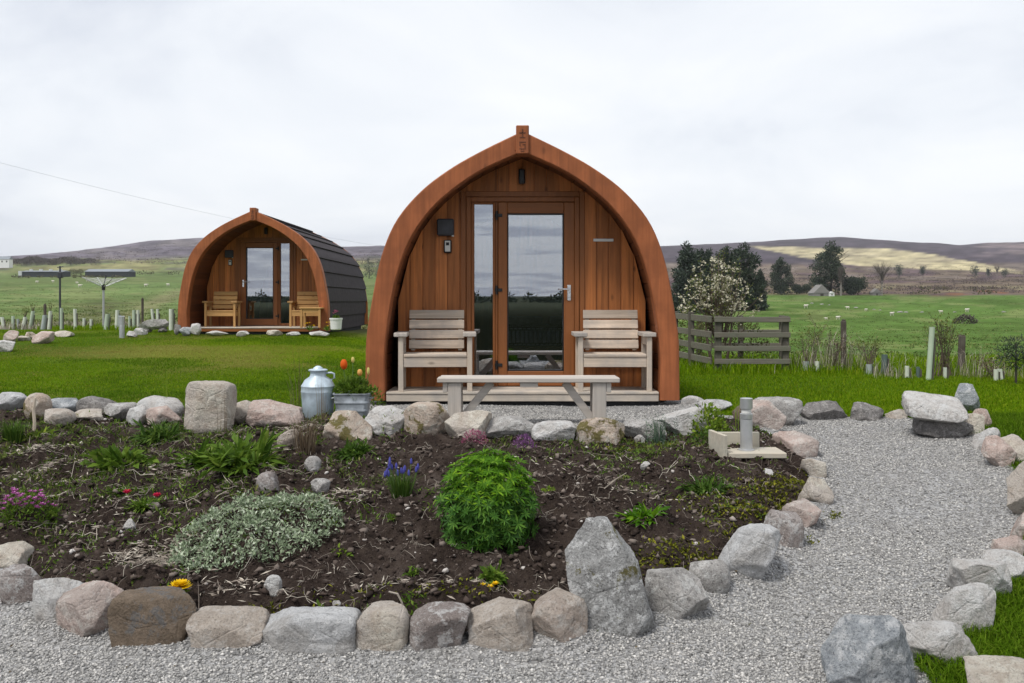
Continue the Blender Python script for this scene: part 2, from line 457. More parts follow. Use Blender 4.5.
sd = Vector((math.sin(SUN_AZ) * math.cos(SUN_EL), math.cos(SUN_AZ) * math.cos(SUN_EL), math.sin(SUN_EL)))
so.rotation_euler = (-sd).to_track_quat('-Z', 'Y').to_euler()
sc.view_settings.view_transform = 'Standard'; sc.view_settings.look = 'None'; sc.view_settings.exposure = 0.98; sc.view_settings.gamma = 1
sc.render.engine = 'CYCLES'
sc.cycles.use_denoising = True
sc.cycles.max_bounces = 8; sc.cycles.transparent_max_bounces = 12; sc.cycles.volume_bounces = 0
sc.cycles.sample_clamp_indirect = 4

# ------------------------------------------------------------------ ground sheet
def landcover(x, y):
    u, d, th = ud(x, y)
    py = far_pix(u, d)
    n1 = fbm(x / 9.0, y / 9.0, 4, 31); n2 = fbm(x / 2.2, y / 2.2, 4, 41); n3 = fbm(x / 70.0, y / 70.0, 5, 51)
    nl = fbm(u / 34.0, py / 3.2, 4, 61)                      # long drifts across far slopes
    nf = fbm(u / 11.0, py / 1.1, 4, 67); nx = fbm(x / 28.0, y / 60.0, 4, 69)
    def mixc(c, col, a): return c * (1 - a[..., None]) + np.array(col) * a[..., None]
    c = np.zeros(x.shape + (3,)) + np.array((0.095, 0.150, 0.006))
    c = mixc(c, (0.15, 0.13, 0.04), sstep(0.1, 0.5, n2) * 0.5)
    c = mixc(c, (0.24, 0.175, 0.08), np.clip(0.30 * np.exp(-((x + 6.2) / 1.8) ** 2 - ((y - 15.5) / 1.6) ** 2) * (1 + n2), 0, 1))
    c = mixc(c, (0.036, 0.075, 0.014), sstep(0.1, 0.5, -n1) * 0.7)
    L = 1 - sstep(380, 640, u)
    # left side: rough margin, pasture, pale tussock, moor
    a = L * sstep(20, 24, d)
    c = mixc(c, (0.115, 0.12, 0.055), a)
    a = L * sstep(34, 60, d)
    c = mixc(c, (0.125, 0.185, 0.066), a * (0.75 + 0.25 * np.clip(n3 * 2, -1, 1)))
    a = a * sstep(0.1, 0.35, nl + n3 * 0.5) * 0.7
    c = mixc(c, (0.17, 0.195, 0.085), a)
    ln = np.exp(-((u - (92 + (332 - py) * 2.2 + 9 * nl)) / 16.0) ** 2) * L * sstep(24, 30, d) * (1 - sstep(310, 420, d))
    c = mixc(c, (0.22, 0.21, 0.115), np.clip(ln * (0.9 + n1), 0, 1) * 0.8)
    ln = np.exp(-((u - (70 + (332 - py) * 1.2)) / 26.0) ** 2) * L * sstep(24, 30, d) * (1 - sstep(150, 240, d))
    c = mixc(c, (0.11, 0.105, 0.06), np.clip(ln * (0.8 + n1), 0, 1) * 0.75)
    a = L * sstep(740, 860, d)
    c = mixc(c, (0.21, 0.20, 0.10), a * np.clip(0.55 + nl * 1.6, 0, 1))
    c = mixc(c, (0.11, 0.10, 0.08), a * sstep(0.1, 0.3, -nl) * 0.8)
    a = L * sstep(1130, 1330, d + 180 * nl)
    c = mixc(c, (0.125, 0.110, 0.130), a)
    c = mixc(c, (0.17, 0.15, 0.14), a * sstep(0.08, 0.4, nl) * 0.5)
    # right side: pasture, brown moor, straw field, dark heather ridge
    Rr = sstep(560, 660, u)
    a = Rr * sstep(14, 26, d)
    c = mixc(c, (0.088, 0.150, 0.038), a)
    c = mixc(c, (0.080, 0.13, 0.034), a * sstep(0.05, 0.4, -nl - 0.4 * n3) * 0.8)
    c = mixc(c, (0.165, 0.20, 0.075), a * sstep(0.08, 0.42, nl + 0.4 * n3) * 0.75)
    a = Rr * sstep(395, 450, d + 25 * nl)
    c = mixc(c, (0.135, 0.105, 0.078), a)
    c = mixc(c, (0.105, 0.075, 0.078), a * sstep(0.0, 0.3, nl))
    c = mixc(c, (0.25, 0.225, 0.13), a * sstep(0.2, 0.42, -nl) * (1 - sstep(520, 800, d)) * 0.9)
    c = mixc(c, (0.16, 0.085, 0.05), a * sstep(0.22, 0.45, nl + 0.3 * n3) * (1 - sstep(560, 700, d)))
    a = Rr * sstep(640, 800, d)
    c = mixc(c, (0.155, 0.128, 0.112), a * sstep(0.05, 0.3, -nl) * 0.7)
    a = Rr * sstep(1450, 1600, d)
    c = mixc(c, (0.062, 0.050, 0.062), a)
    top = np.interp(u, [745, 800, 860, 900, 940, 975, 1005, 1060], [244.6, 246.2, 247.6, 250, 255.5, 262, 268, 278])
    bot = np.interp(u, [745, 775, 800, 830, 860, 900, 1000, 1060], [246, 252, 257.5, 261.5, 265.5, 268.5, 272.5, 278])
    a = sstep(0.0, 0.9, py - top + 0.5 * nl) * sstep(0.0, 1.1, bot - py + 0.9 * nl) * sstep(742, 760, u) * sstep(600, 700, d)
    c = mixc(c, (0.43, 0.375, 0.225), a * np.clip(0.9 + 0.5 * nl, 0, 1))
    a = sstep(955, 1000, u) * sstep(1700, 1900, d) * sstep(-0.05, 0.3, nl + 0.1)
    c = mixc(c, (0.21, 0.165, 0.16), a * 0.75)
    a = sstep(640, 800, d)
    c = c * (1 + 0.42 * a * np.clip(nf * 1.6 + nx, -1, 1))[..., None]
    a = sstep(40, 120, d) * (1 - sstep(420, 700, d)); c = c * (1 + 0.28 * a * np.clip(nf + nx * 1.3, -1, 1))[..., None]
    # everything behind the camera: dark rough heath
    bk = sstep(1.15, 1.5, np.abs(th))
    c = mixc(c, (0.011, 0.013, 0.008), bk)
    c = mixc(c, (0.060, 0.068, 0.045), bk * sstep(28, 150, np.hypot(x, y)))
    return c
ths = np.concatenate([np.radians(np.arange(-40, 40.01, 0.16)), np.radians(np.arange(43, 318, 4.0))])
rs = np.concatenate([[0.0], 0.5 * 1.0385 ** np.arange(0, 246)])
TH, RS = np.meshgrid(ths, rs)
X = RS * np.sin(TH); Y = RS * np.cos(TH)
Z = G(X, Y)
inner = inpoly(X, Y, GRV) | inpoly(X, Y, BED)
Z = Z - 0.05 * inner
far = sstep(3000, 4200, RS); Z = Z * (1 - far) - 60 * far
nt = len(ths); nr = len(rs)
i, j = np.meshgrid(np.arange(nr - 1), np.arange(nt), indexing='ij')
a = i * nt + j; b = i * nt + (j + 1) % nt
Fc = np.stack([a, b, b + nt, a + nt], -1).reshape(-1, 4)
m, t = new_mat('land')
vc = t.n.new('ShaderNodeVertexColor'); vc.layer_name = 'Col'
geo = t('TexCoord').outputs['Object']
n1 = t.noise(geo, 9.0, 5, 0.7); n2 = t.noise(geo, 0.06, 8, 0.72); n3 = t.noise(geo, 0.45, 6, 0.75)
h = t('HueSaturation', Value=t.ramp(t.math('ADD', t.math('MULTIPLY', n1, 0.3), t.math('ADD', t.math('MULTIPLY', n2, 0.35), t.math('MULTIPLY', n3, 0.35))), [(0.36, 0.45), (0.64, 1.05)]), Color=vc.outputs[0])
h.inputs['Hue'].default_value = 0.5
v2 = t.mix(1.0, h.outputs[0], (1.28, 1.28, 1.28), 'MULTIPLY')
finish(m, t, v2, 1.0, n1, 0.5, 0.03, 0, 0.0)
cols = landcover(X.ravel(), Y.ravel())
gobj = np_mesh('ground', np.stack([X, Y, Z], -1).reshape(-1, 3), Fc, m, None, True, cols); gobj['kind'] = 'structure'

# ------------------------------------------------------------------ sheets of the bed and the gravel
def sheet(name, poly, zf, x0, x1, y0, y1, st, mat, grow=0.0):
    xs = np.arange(x0, x1, st); ys = np.arange(y0, y1, st)
    XX, YY = np.meshgrid(xs, ys); ZZ = zf(XX, YY)
    cx = (XX[:-1, :-1] + XX[1:, 1:]) / 2; cy = (YY[:-1, :-1] + YY[1:, 1:]) / 2
    k = inpoly(cx, cy, poly)
    if grow: k |= edged(cx, cy, poly) < grow
    n = len(xs); i, j = np.nonzero(k); a = i * n + j
    Fc = np.stack([a, a + 1, a + n + 1, a + n], -1)
    used, inv = np.unique(Fc, return_inverse=True)
    V = np.stack([XX.ravel(), YY.ravel(), ZZ.ravel()], -1)[used]
    return np_mesh(name, V, inv.reshape(Fc.shape), mat, None, True)
m, t = new_mat('soil')
v = t.coord()
n1 = t.noise(v, 4, 6, 0.65); n2 = t.noise(v, 34, 6, 0.75); n3 = t.noise(v, 120, 3, 0.7)
c = t.ramp(n1, [(0.3, (0.024, 0.0170, 0.0145)), (0.55, (0.059, 0.044, 0.037)), (0.75, (0.135, 0.109, 0.094))])
c = t.mix(t.ramp(n2, [(0.5, 0.0), (0.68, 0.7)]), c, (0.085, 0.065, 0.05))
c = t.mix(t.ramp(n2, [(0.33, 0.8), (0.45, 0.0)]), c, (0.012, 0.009, 0.008))
c = t.mix(t.ramp(n3, [(0.63, 0.0), (0.7, 0.5)]), c, (0.16, 0.13, 0.10))
SOILM = finish(m, t, c, 0.95, t.math('ADD', n2, t.math('MULTIPLY', n3, 0.4)), 1.0, 0.03, 0, 0.03)
def soilz(x, y):
    lump = np.clip(fbm(x * 6, y * 6, 4, 71), -0.35, 1) * 0.085 + np.abs(fbm(x * 13, y * 13, 3, 75)) * 0.050 + np.abs(fbm(x * 28, y * 28, 2, 81)) * 0.026
    e = sstep(0.0, 0.2, edged(x, y, BED))
    return S(x, y) + (lump - 0.012) * e
so_ = sheet('soil', BED, soilz, -6.2, 3.2, 3.4, 8.5, 0.0165, SOILM); so_['kind'] = 'structure'
m, t = new_mat('gravel_bed')
v = t.coord()
vo = t('TexVoronoi', Vector=v, Scale=75.0)
n1 = t.noise(v, 2.5, 4)
c = t.ramp(vo.outputs['Color'], [(0.1, (0.12, 0.118, 0.117)), (0.5, (0.26, 0.258, 0.255)), (0.9, (0.46, 0.455, 0.45))])
c = t.mix(t.ramp(n1, [(0.4, 0.0), (0.7, 0.25)]), c, (0.2, 0.18, 0.16))
GRAVM = finish(m, t, c, 0.9, vo.outputs['Distance'], 1.0, 0.01, 0, 0.2)
def gravz(x, y):
    bank = 0.028 * (1 - sstep(0.0, 0.22, edged(x, y, BED))) + 0.022 * (1 - sstep(0.0, 0.2, edged(x, y, GRV)))
    return G(x, y) + 0.010 + bank + 0.016 * fbm(x * 2.2, y * 2.2, 4, 91)
gr_ = sheet('gravel_path', GRV, gravz, -7, 4.6, -1.5, 9.8, 0.05, GRAVM, grow=0.06); gr_['kind'] = 'structure'

# loose chippings lying on the path
m, t = new_mat('chippings')
ri = t('NewGeometry').outputs['Random Per Island']
c = t.ramp(ri, [(0.0, (0.13, 0.127, 0.122)), (0.18, (0.255, 0.25, 0.24)), (0.55, (0.37, 0.36, 0.345)), (0.85, (0.46, 0.445, 0.42)), (1.0, (0.62, 0.60, 0.57))])
CHIPM = finish(m, t, c, 0.9, spec=0.15)
ico = bmesh.new(); bmesh.ops.create_icosphere(ico, subdivisions=1, radius=1.0)
ICV = np.array([p.co[:] for p in ico.verts]); ICF = np.array([[q.index for q in f.verts] for f in ico.faces]); ico.free()
OCV = np.array([(1, 0, 0), (-1, 0, 0), (0, 1, 0), (0, -1, 0), (0, 0, 1), (0, 0, -1)], float)
OCF = np.array([(0, 2, 4), (2, 1, 4), (1, 3, 4), (3, 0, 4), (2, 0, 5), (1, 2, 5), (3, 1, 5), (0, 3, 5)])
def pebbles(name, P, size, mat, kind='stuff', base=OCV, faces=OCF, flat=0.65, rough=(0.6, 1.25)):
    n = len(P); k = len(base)
    V = base[None] * RN.uniform(rough[0], rough[1], (n, k, 1)) * RN.uniform(0.65, 1.2, (n, 1, 3))
    a = RN.uniform(0, 2 * PI, n); b = RN.normal(0, 0.4, n)
    ca, sa, cb, sb = np.cos(a), np.sin(a), np.cos(b), np.sin(b)
    V[:, :, 2] *= flat
    x, y, z = V[..., 0], V[..., 1], V[..., 2]
    y, z = y * cb[:, None] - z * sb[:, None], y * sb[:, None] + z * cb[:, None]
    x, y = x * ca[:, None] - y * sa[:, None], x * sa[:, None] + y * ca[:, None]
    V = np.stack([x, y, z], -1) * np.asarray(size).reshape(-1, 1, 1) + P[:, None, :]
    Fc = (np.arange(n)[:, None, None] * k + faces[None]).reshape(-1, faces.shape[1])
    o = np_mesh(name, V.reshape(-1, 3), Fc, mat); o['kind'] = kind
    return o
def scatter(n, x0, x1, y0, y1, poly, pw=1.0):
    x = RN.uniform(x0, x1, n); y = y0 + (y1 - y0) * RN.uniform(0, 1, n) ** pw
    k = inpoly(x, y, poly)
    k &= np.abs(x) < y * 0.80 + 0.3
    return x[k], y[k]
xs, ys = scatter(560000, -3.2, 4.6, 2.6, 9.7, GRV, 1.45)
k = ~inpoly(xs, ys, BED) & (fbm(xs * 1.4, ys * 1.4, 3, 93) + RN.uniform(-.25, .6, len(xs)) > -0.12); xs, ys = xs[k], ys[k]
sz = 0.0034 + 0.0075 * RN.uniform(0, 1, len(xs)) ** 1.8 * (1 + 0.05 * np.maximum(ys - 5, 0))
pebbles('gravel', np.stack([xs, ys, gravz(xs, ys) + sz * 0.25], 1), sz, CHIPM)

# bits of leaf and soil trodden onto the path
x_, y_ = scatter(1500, -3, 4.2, 2.7, 9.5, GRV, 1.2); kk = ~inpoly(x_, y_, BED) & (RN.uniform(0, 1, len(x_)) < 0.25 + 0.75 * (edged(x_, y_, BED) < .25)); x_, y_ = x_[kk], y_[kk]
V, Fc = leaf_arrays(np.column_stack([x_, y_, gravz(x_, y_) + .010]), rdir(len(x_), 0, .3), RN.uniform(.008, .030, len(x_)), RN.uniform(.004, .010, len(x_)))
leafmat('leaf_bits', (0.03, 0.022, 0.015), (0.12, 0.09, 0.05), 0.8, 0.1, (0.2, 0.16, 0.08)); np_mesh('path_litter', V, Fc, MATS['leaf_bits'])['kind'] = 'stuff'
# chippings kicked into the grass beside the path
x_, y_ = scatter(60000, -3, 4.6, 2.6, 9.7, [(-7, -2), (5, -2), (5, 9.8), (-7, 9.8)], 1.3); kk = ~inpoly(x_, y_, GRV) & ~inpoly(x_, y_, BED); x_, y_ = x_[kk], y_[kk]
kk = (edged(x_, y_, GRV) < .12 * RN.uniform(0, 1, len(x_)) ** 2 + .02) & (x_ > 0); x_, y_ = x_[kk], y_[kk]
pebbles('stray_chippings', np.stack([x_, y_, G(x_, y_) + .006], 1), RN.uniform(.004, .009, len(x_)), CHIPM)

# clods, small stones and dead stems on the soil
xs, ys = scatter(70000, -6.1, 3.1, 3.7, 8.2, BED, 1.2)
e = edged(xs, ys, BED); k = e > 0.10; xs, ys = xs[k], ys[k]
sz = 0.0035 + 0.020 * RN.uniform(0, 1, len(xs)) ** 6
m, t = new_mat('clods')
ri = t('NewGeometry').outputs['Random Per Island']
c = t.ramp(ri, [(0.0, (0.017, 0.012, 0.0105)), (0.6, (0.066, 0.049, 0.041)), (1.0, (0.20, 0.165, 0.142))])
CLODM = finish(m, t, c, 0.95, spec=0.1)
pebbles('soil_clods', np.stack([xs, ys, soilz(xs, ys) + sz * 0.3], 1), sz, CLODM, base=ICV, faces=ICF, flat=0.7, rough=(0.3, 1.5))
xs, ys = scatter(1500, -6.1, 3.1, 3.7, 8.2, BED, 1.0)
k = (edged(xs, ys, BED) > 0.1) & (fbm(xs * 1.2, ys * 1.2, 2, 15) > -0.15); xs, ys = xs[k], ys[k]
sz = 0.006 + 0.022 * RN.uniform(0, 1, len(xs)) ** 4
m, t = new_mat('pebble')
ri = t('NewGeometry').outputs['Random Per Island']
c = t.ramp(ri, [(0.0, (0.17, 0.13, 0.11)), (0.5, (0.33, 0.29, 0.26)), (1.0, (0.55, 0.52, 0.49))])
PEBM = finish(m, t, c, 0.85, spec=0.2)
pebbles('soil_pebbles', np.stack([xs, ys, soilz(xs, ys) + sz * 0.2], 1), sz, PEBM, base=ICV, faces=ICF)
m, t = new_mat('straw')
ri = t('NewGeometry').outputs['Random Per Island']
c = t.ramp(ri, [(0.0, (0.13, 0.105, 0.088)), (0.5, (0.31, 0.265, 0.22)), (1.0, (0.55, 0.50, 0.42))])
MATS['straw'] = finish(m, t, c, 0.85, spec=0.2)
def twigs(name, pts, lo, hi, rad, mat='straw', lift=0.012, zf=soilz):
    mb = MB()
    for x, y in pts:
        L = R.uniform(lo, hi); a = R.uniform(0, 2 * PI); bnd = R.uniform(-0.9, 0.9); P = []
        px, py = x, y; r = rad * R.uniform(0.6, 1.3)
        for q in range(5):
            P.append((px, py, float(zf(np.array(px), np.array(py))) + lift + R.uniform(0, 0.018)))
            px += math.cos(a) * L / 4; py += math.sin(a) * L / 4; a += bnd / 4
        mb.tube(P, [r, r, r, r * 0.8, r * 0.4], 4)
    o = mb.build(name, mat, recalc=False); o['kind'] = 'stuff'; return o
P = [p for p in zip(*scatter(1500, -4.0, 2.9, 3.8, 8.0, BED, 1.0)) if edged(np.array(p[0]), np.array(p[1]), BED) > 0.2]
P = [p for p in P if float(fbm(p[0] * 0.8, p[1] * 0.8, 2, 77)) + (0.25 if p[0] < -0.9 else -0.05) > R.uniform(-0.25, 0.5)]
twigs('dead_stems', P[:240], 0.05, 0.30, 0.0019)
P = list(zip(*scatter(3200, -4.0, 2.9, 3.8, 8.0, BED, 1.2))); twigs('root_fibres', [p for p in P if edged(np.array(p[0]), np.array(p[1]), BED) > 0.12][:1500], 0.03, 0.12, 0.0009, lift=0.014)
# matted dry leaves near the silver mat and the left margin
def litter(name, spots, mat, size, z=0.012):
    B = []; 
    for px, py, rx, ry, n in spots:
        c0 = soil_ray(px, py)
        for _ in range(n):
            q = R.gauss(0, 0.45); w_ = R.gauss(0, 0.45)
            B.append((c0.x + q * rx, c0.y + w_ * ry))
    B = np.array(B); zz = soilz(B[:, 0], B[:, 1]) + z
    D = rdir(len(B), -0.1, 0.35)
    V, Fc = leaf_arrays(np.column_stack([B, zz]), D, RN.uniform(size * 0.6, size * 1.5, len(B)), RN.uniform(size * 0.08, size * 0.25, len(B)))
    o = np_mesh(name, V, Fc, mat); o['kind'] = 'stuff'; return o
litter('dry_leaf_litter', [(150, 560, 0.22, 0.14, 700), (185, 545, 0.14, 0.12, 250), (300, 432, 0.22, 0.16, 500), (285, 448, 0.16, 0.1, 300), (345, 500, 0.2, 0.2, 220), (195, 470, 0.3, 0.2, 420), (60, 470, 0.5, 0.3, 380),
                           (30, 455, 0.3, 0.2, 240), (240, 590, 0.25, 0.15, 90), (110, 520, 0.4, 0.3, 200), (360, 590, 0.3, 0.15, 70), (560, 470, 0.5, 0.3, 110), (620, 500, 0.5, 0.3, 120), (450, 590, 0.6, 0.15, 80)], 'straw', 0.045)

# ------------------------------------------------------------------ lawn blades
leafmat('blade', (0.075, 0.150, 0.004), (0.155, 0.265, 0.008), 0.6, 0.38, (0.25, 0.29, 0.02), 0.0)
leafmat('blade_deep', (0.050, 0.105, 0.006), (0.105, 0.195, 0.010), 0.6, 0.35, (0.17, 0.24, 0.025), 0.0)
leafmat('blade_dry', (0.16, 0.165, 0.03), (0.27, 0.22, 0.06), 0.7, 0.3, (0.36, 0.27, 0.10), 0.0)
def lawn(name, xs, ys, h, wdt, mat, zoff=0.0, bend=0.6):
    n = len(xs)
    a = RN.uniform(0, 2 * PI, n); D = np.stack([np.cos(a), np.sin(a), 0 * a], 1)
    V, Fc = blade_arrays(np.column_stack([xs, ys, G(xs, ys) - 0.01 + zoff]), D, RN.uniform(h * 0.5, h * 1.3, n), wdt, RN.uniform(0.15, bend + 0.4, n))
    o = np_mesh(name, V, Fc, mat); o['kind'] = 'stuff'; return o
def off_gravel(x, y): return ~inpoly(x, y, GRV) & ~inpoly(x, y, BED)
# left lawn, mown, with yellow mossy patches
n = 320000
y_ = 7.7 + 14.8 * RN.uniform(0, 1, n) ** 1.25; x_ = -y_ * RN.uniform(0.12, 0.74, n)
k = off_gravel(x_, y_); x_, y_ = x_[k], y_[k]
pt_ = fbm(x_ / 1.9, y_ / 1.5, 4, 101) + 0.62 * np.exp(-((x_ + 6.2) / 1.5) ** 2 - ((y_ - 15.8) / 1.5) ** 2) + 0.25 * np.exp(-((x_ + 4.2) / 1.5) ** 2 - ((y_ - 12.5) / 1.0) ** 2)
dry = pt_ + RN.normal(0, 0.13, len(x_)) > 0.27
deep = ~dry & (fbm(x_ / 1.3, y_ / 1.1, 4, 151) + RN.normal(0, 0.09, len(x_)) > 0.05)
lush = ~dry & ~deep
bare = (pt_ > 0.5) & (RN.uniform(0, 1, len(x_)) > .5)
lawn('lawn_grass', x_[lush], y_[lush], 0.034, 0.0065, 'blade')
lawn('lawn_grass_deep', x_[deep], y_[deep], 0.044, 0.0065, 'blade_deep')
lawn('lawn_grass_dry', x_[dry], y_[dry], 0.026, 0.0065, 'blade_dry')
# right lawn beyond the path and between pod and fence
n = 150000
y_ = 8.2 + 8.5 * RN.uniform(0, 1, n) ** 1.2; x_ = y_ * RN.uniform(0.15, 0.76, n)
k = off_gravel(x_, y_) & ~((x_ < 1.9) & (y_ < 15)); x_, y_ = x_[k], y_[k]
lawn('verge_grass', x_, y_, 0.05, 0.0065, 'blade')
n = 190000
y_ = 2.6 + 6.0 * RN.uniform(0, 1, n); x_ = y_ * RN.uniform(0.38, 0.95, n)
k = off_gravel(x_, y_) & (x_ > 1.3); x_, y_ = x_[k], y_[k]
lawn('path_side_grass', x_, y_, 0.085, 0.0055, 'blade_deep', 0.02, 0.9)
# rough grass of the field margins
n = 26000
y_ = RN.uniform(13.2, 24, n); x_ = y_ * RN.uniform(0.16, 0.66, n)
k = fbm(x_ / 1.1, y_ / 1.1, 3, 111) + 0.9 * np.exp(-((y_ - 14.6) / 1.6) ** 2) > 0.15
lawn('field_margin_grass', x_[k], y_[k], 0.17, 0.010, 'blade')
k = (fbm(x_ / 0.8, y_ / 0.8, 3, 121) + 0.35 * np.exp(-((y_ - 14.8) / 1.3) ** 2) > 0.36) & (RN.uniform(0, 1, n) > .88)
lawn('dead_margin_grass', x_[k] + 0.1, y_[k], 0.22, 0.005, 'straw')
n = 16000
y_ = RN.uniform(22.5, 33, n); x_ = -y_ * RN.uniform(0.33, 0.62, n)
k = fbm(x_ / 1.5, y_ / 1.5, 3, 131) > -0.05
lawn('rough_margin_grass', x_[k], y_[k], 0.15, 0.013, 'blade')
k = (fbm(x_ / 1.3, y_ / 1.3, 3, 141) > 0.2) & (RN.uniform(0, 1, n) > .5)
lawn('dead_tussock_grass', x_[k], y_[k], 0.22, 0.012, 'straw')

# tussocks in the pastures, heather on the moor
leafmat('tussock', (0.075, 0.115, 0.03), (0.16, 0.19, 0.06), 0.9, 0.1, (0.27, 0.26, 0.11), 0.0)
leafmat('tussock_dark', (0.045, 0.08, 0.02), (0.085, 0.125, 0.035), 0.9, 0.1, (0.12, 0.15, 0.05), 0.0)
leafmat('heather', (0.055, 0.042, 0.045), (0.105, 0.082, 0.078), 0.9, 0.0, (0.20, 0.165, 0.12), 0.0)
def tufts(name, n, u0, u1, d0, d1, size, per, mat, thr, sc_):
    u = RN.uniform(u0, u1, n); d = np.exp(RN.uniform(math.log(d0), math.log(d1), n)); x = (u - CX) / F * d; y = d
    k = fbm(x / sc_, y / sc_, 3, len(name)) + RN.normal(0, .15, n) > thr; x, y, d = x[k], y[k], d[k]
    s_ = size * RN.uniform(.4, 1.3, len(x)) * np.clip(d / 120, .5, 3) ** .5
    x = np.repeat(x, per); y = np.repeat(y, per); s_ = np.repeat(s_, per)
    x = x + RN.normal(0, 1, len(x)) * s_ * 1.1; y = y + RN.normal(0, 1, len(y)) * s_ * 1.1
    V, Fc = leaf_arrays(np.column_stack([x, y, G(x, y) - s_ * .05]), rdir(len(x), .25, 1), s_ * RN.uniform(.5, 1.1, len(x)), s_ * .35)
    np_mesh(name, V, Fc, MATS[mat])['kind'] = 'stuff'
tufts('pasture_tussocks', 5200, -40, 400, 26, 420, .20, 7, 'tussock', .02, 9)
tufts('dark_pasture_tussocks', 3000, -40, 400, 30, 500, .20, 7, 'tussock_dark', .08, 14)
tufts('right_pasture_tussocks', 6000, 660, 1070, 18, 400, .17, 7, 'tussock', .02, 8)
tufts('right_dark_pasture_tussocks', 5000, 660, 1070, 20, 420, .18, 7, 'tussock_dark', .04, 12)
tufts('moor_heather', 9000, 640, 1070, 440, 1450, .75, 6, 'heather', -.02, 45)
tufts('hill_heather', 4000, 60, 420, 1000, 2600, 1.1, 5, 'heather', 0.0, 80)
# the air: far hills pale into it
bm = bmesh.new(); bmesh.ops.create_cube(bm, size=1.0)
me = bpy.data.meshes.new('haze'); bm.to_mesh(me); bm.free()
hm = bpy.data.materials.new('air'); hm.use_nodes = True; hm.node_tree.nodes.clear(); t = NT(hm)
pv = t('VolumePrincipled'); pv.inputs['Color'].default_value = (0.93, 0.95, 1.0, 1); pv.inputs['Density'].default_value = 0.000085; pv.inputs['Anisotropy'].default_value = 0.0
o = t('OutputMaterial'); t.l.new(pv.outputs[0], o.inputs['Volume'])
me.materials.append(hm); ho = bpy.data.objects.new('haze', me); C.objects.link(ho); ho.scale = (10600, 10600, 300); ho.location = (0, 0, 88); ho['kind'] = 'stuff'
# ------------------------------------------------------------------ timber and metal
wood('arch_timber', (0.315, 0.100, 0.036), 2, 0.62, 0.38, 0.55, 0.45, 0.1, (0.22, 0.070, 0.025), bump=0.2)
wood('board_timber', (0.43, 0.150, 0.042), 2, 0.5, 0.42, 0.8, 0.8, 0.28, bump=0.2)
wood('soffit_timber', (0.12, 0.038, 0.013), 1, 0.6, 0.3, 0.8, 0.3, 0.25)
wood('frame_timber', (0.24, 0.086, 0.026), 2, 0.45, 0.2, 0.8, 0.0, 0.1, bump=0.1)
wood('frame_timber_across', (0.24, 0.086, 0.026), 0, 0.45, 0.2, 0.8, 0.0, 0.1, bump=0.1)
wood('pale_pine', (0.55, 0.45, 0.355), 0, 0.75, 0.3, 1.0, 0.75, 0.2, (0.36, 0.33, 0.30))
wood('pale_pine_upright', (0.54, 0.45, 0.355), 2, 0.75, 0.2, 1.0, 0.4, 0.12, (0.36, 0.33, 0.30))
wood('pale_pine_deep', (0.46, 0.41, 0.36), 1, 0.75, 0.2, 1.0, 0.4, 0.12, (0.28, 0.26, 0.24))
wood('honey_pine', (0.50, 0.285, 0.105), 0, 0.65, 0.2, 1.0, 0.5, 0.14)
wood('honey_pine_upright', (0.48, 0.27, 0.10), 2, 0.65, 0.2, 1.0, 0.4, 0.12)
wood('honey_pine_deep', (0.40, 0.225, 0.09), 1, 0.65, 0.2, 1.0, 0.4, 0.12)
wood('deck_timber', (0.52, 0.45, 0.37), 0, 0.8, 0.2, 1.0, 0.4, 0.12, (0.32, 0.30, 0.28))
wood('bench_timber', (0.48, 0.43, 0.38), 0, 0.85, 0.22, 1.0, 0.3, 0.12, (0.42, 0.40, 0.37))
wood('bench_timber_upright', (0.46, 0.41, 0.36), 2, 0.85, 0.22, 1.0, 0.3, 0.12, (0.40, 0.38, 0.35))
wood('fence_timber', (0.16, 0.145, 0.118), 0, 0.9, 0.35, 1.0, 0.3, 0.22, (0.15, 0.16, 0.12))
wood('fence_timber_upright', (0.10, 0.09, 0.074), 2, 0.9, 0.35, 1.0, 0.3, 0.22, (0.10, 0.10, 0.075))
wood('dark_post', (0.075, 0.06, 0.048), 2, 0.9, 0.4, 1.0, 0.0, 0.2, (0.13, 0.12, 0.10))
wood('bleached_board', (0.47, 0.42, 0.34), 0, 0.8, 0.24, 1.0, 0.0, 0.08, (0.40, 0.40, 0.34))
plain('roof_metal', (0.050, 0.042, 0.046), 0.75, 0.0, 0.22, 9, 0.08)
plain('dark_skirt', (0.02, 0.02, 0.022), 0.8)
plain('black_plastic', (0.012, 0.012, 0.013), 0.4)
plain('charcoal_metal', (0.045, 0.047, 0.056), 0.45)
plain('galvanised', (0.42, 0.50, 0.56), 0.45, 0.2, 0.3, 9, 0.5, 0.25)
plain('zinc', (0.30, 0.33, 0.36), 0.5, 0.2, 0.4, 10, 0.5, 0.3)
plain('steel', (0.55, 0.56, 0.57), 0.3, 0.75, 0.1)
plain('brushed_steel', (0.52, 0.53, 0.54), 0.38, 0.6, 0.08)
plain('chrome', (0.75, 0.75, 0.76), 0.18, 0.9, 0.05)
plain('white_paint', (0.72, 0.72, 0.70), 0.5, 0, 0.06)
plain('white_plastic', (0.66, 0.66, 0.63), 0.45, 0, 0.06)
plain('carved', (0.13, 0.045, 0.022), 0.8)
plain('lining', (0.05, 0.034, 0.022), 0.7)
plain('linen', (0.32, 0.31, 0.31), 0.9)
plain('potting_soil', (0.03, 0.022, 0.018), 0.95)
m, t = new_mat('window_glass')
g = t('BsdfGlossy', Color=(0.93, 0.95, 1.0), Roughness=0.0); tr = t('BsdfTransparent', Color=(0.78, 0.82, 0.84))
lw = t('LayerWeight', Blend=0.35)
mx = t('MixShader', i0=t.math('ADD', t.math('MULTIPLY', lw.outputs['Facing'], 0.45), 0.33)); t.l.new(tr.outputs[0], mx.inputs[1]); t.l.new(g.outputs[0], mx.inputs[2])
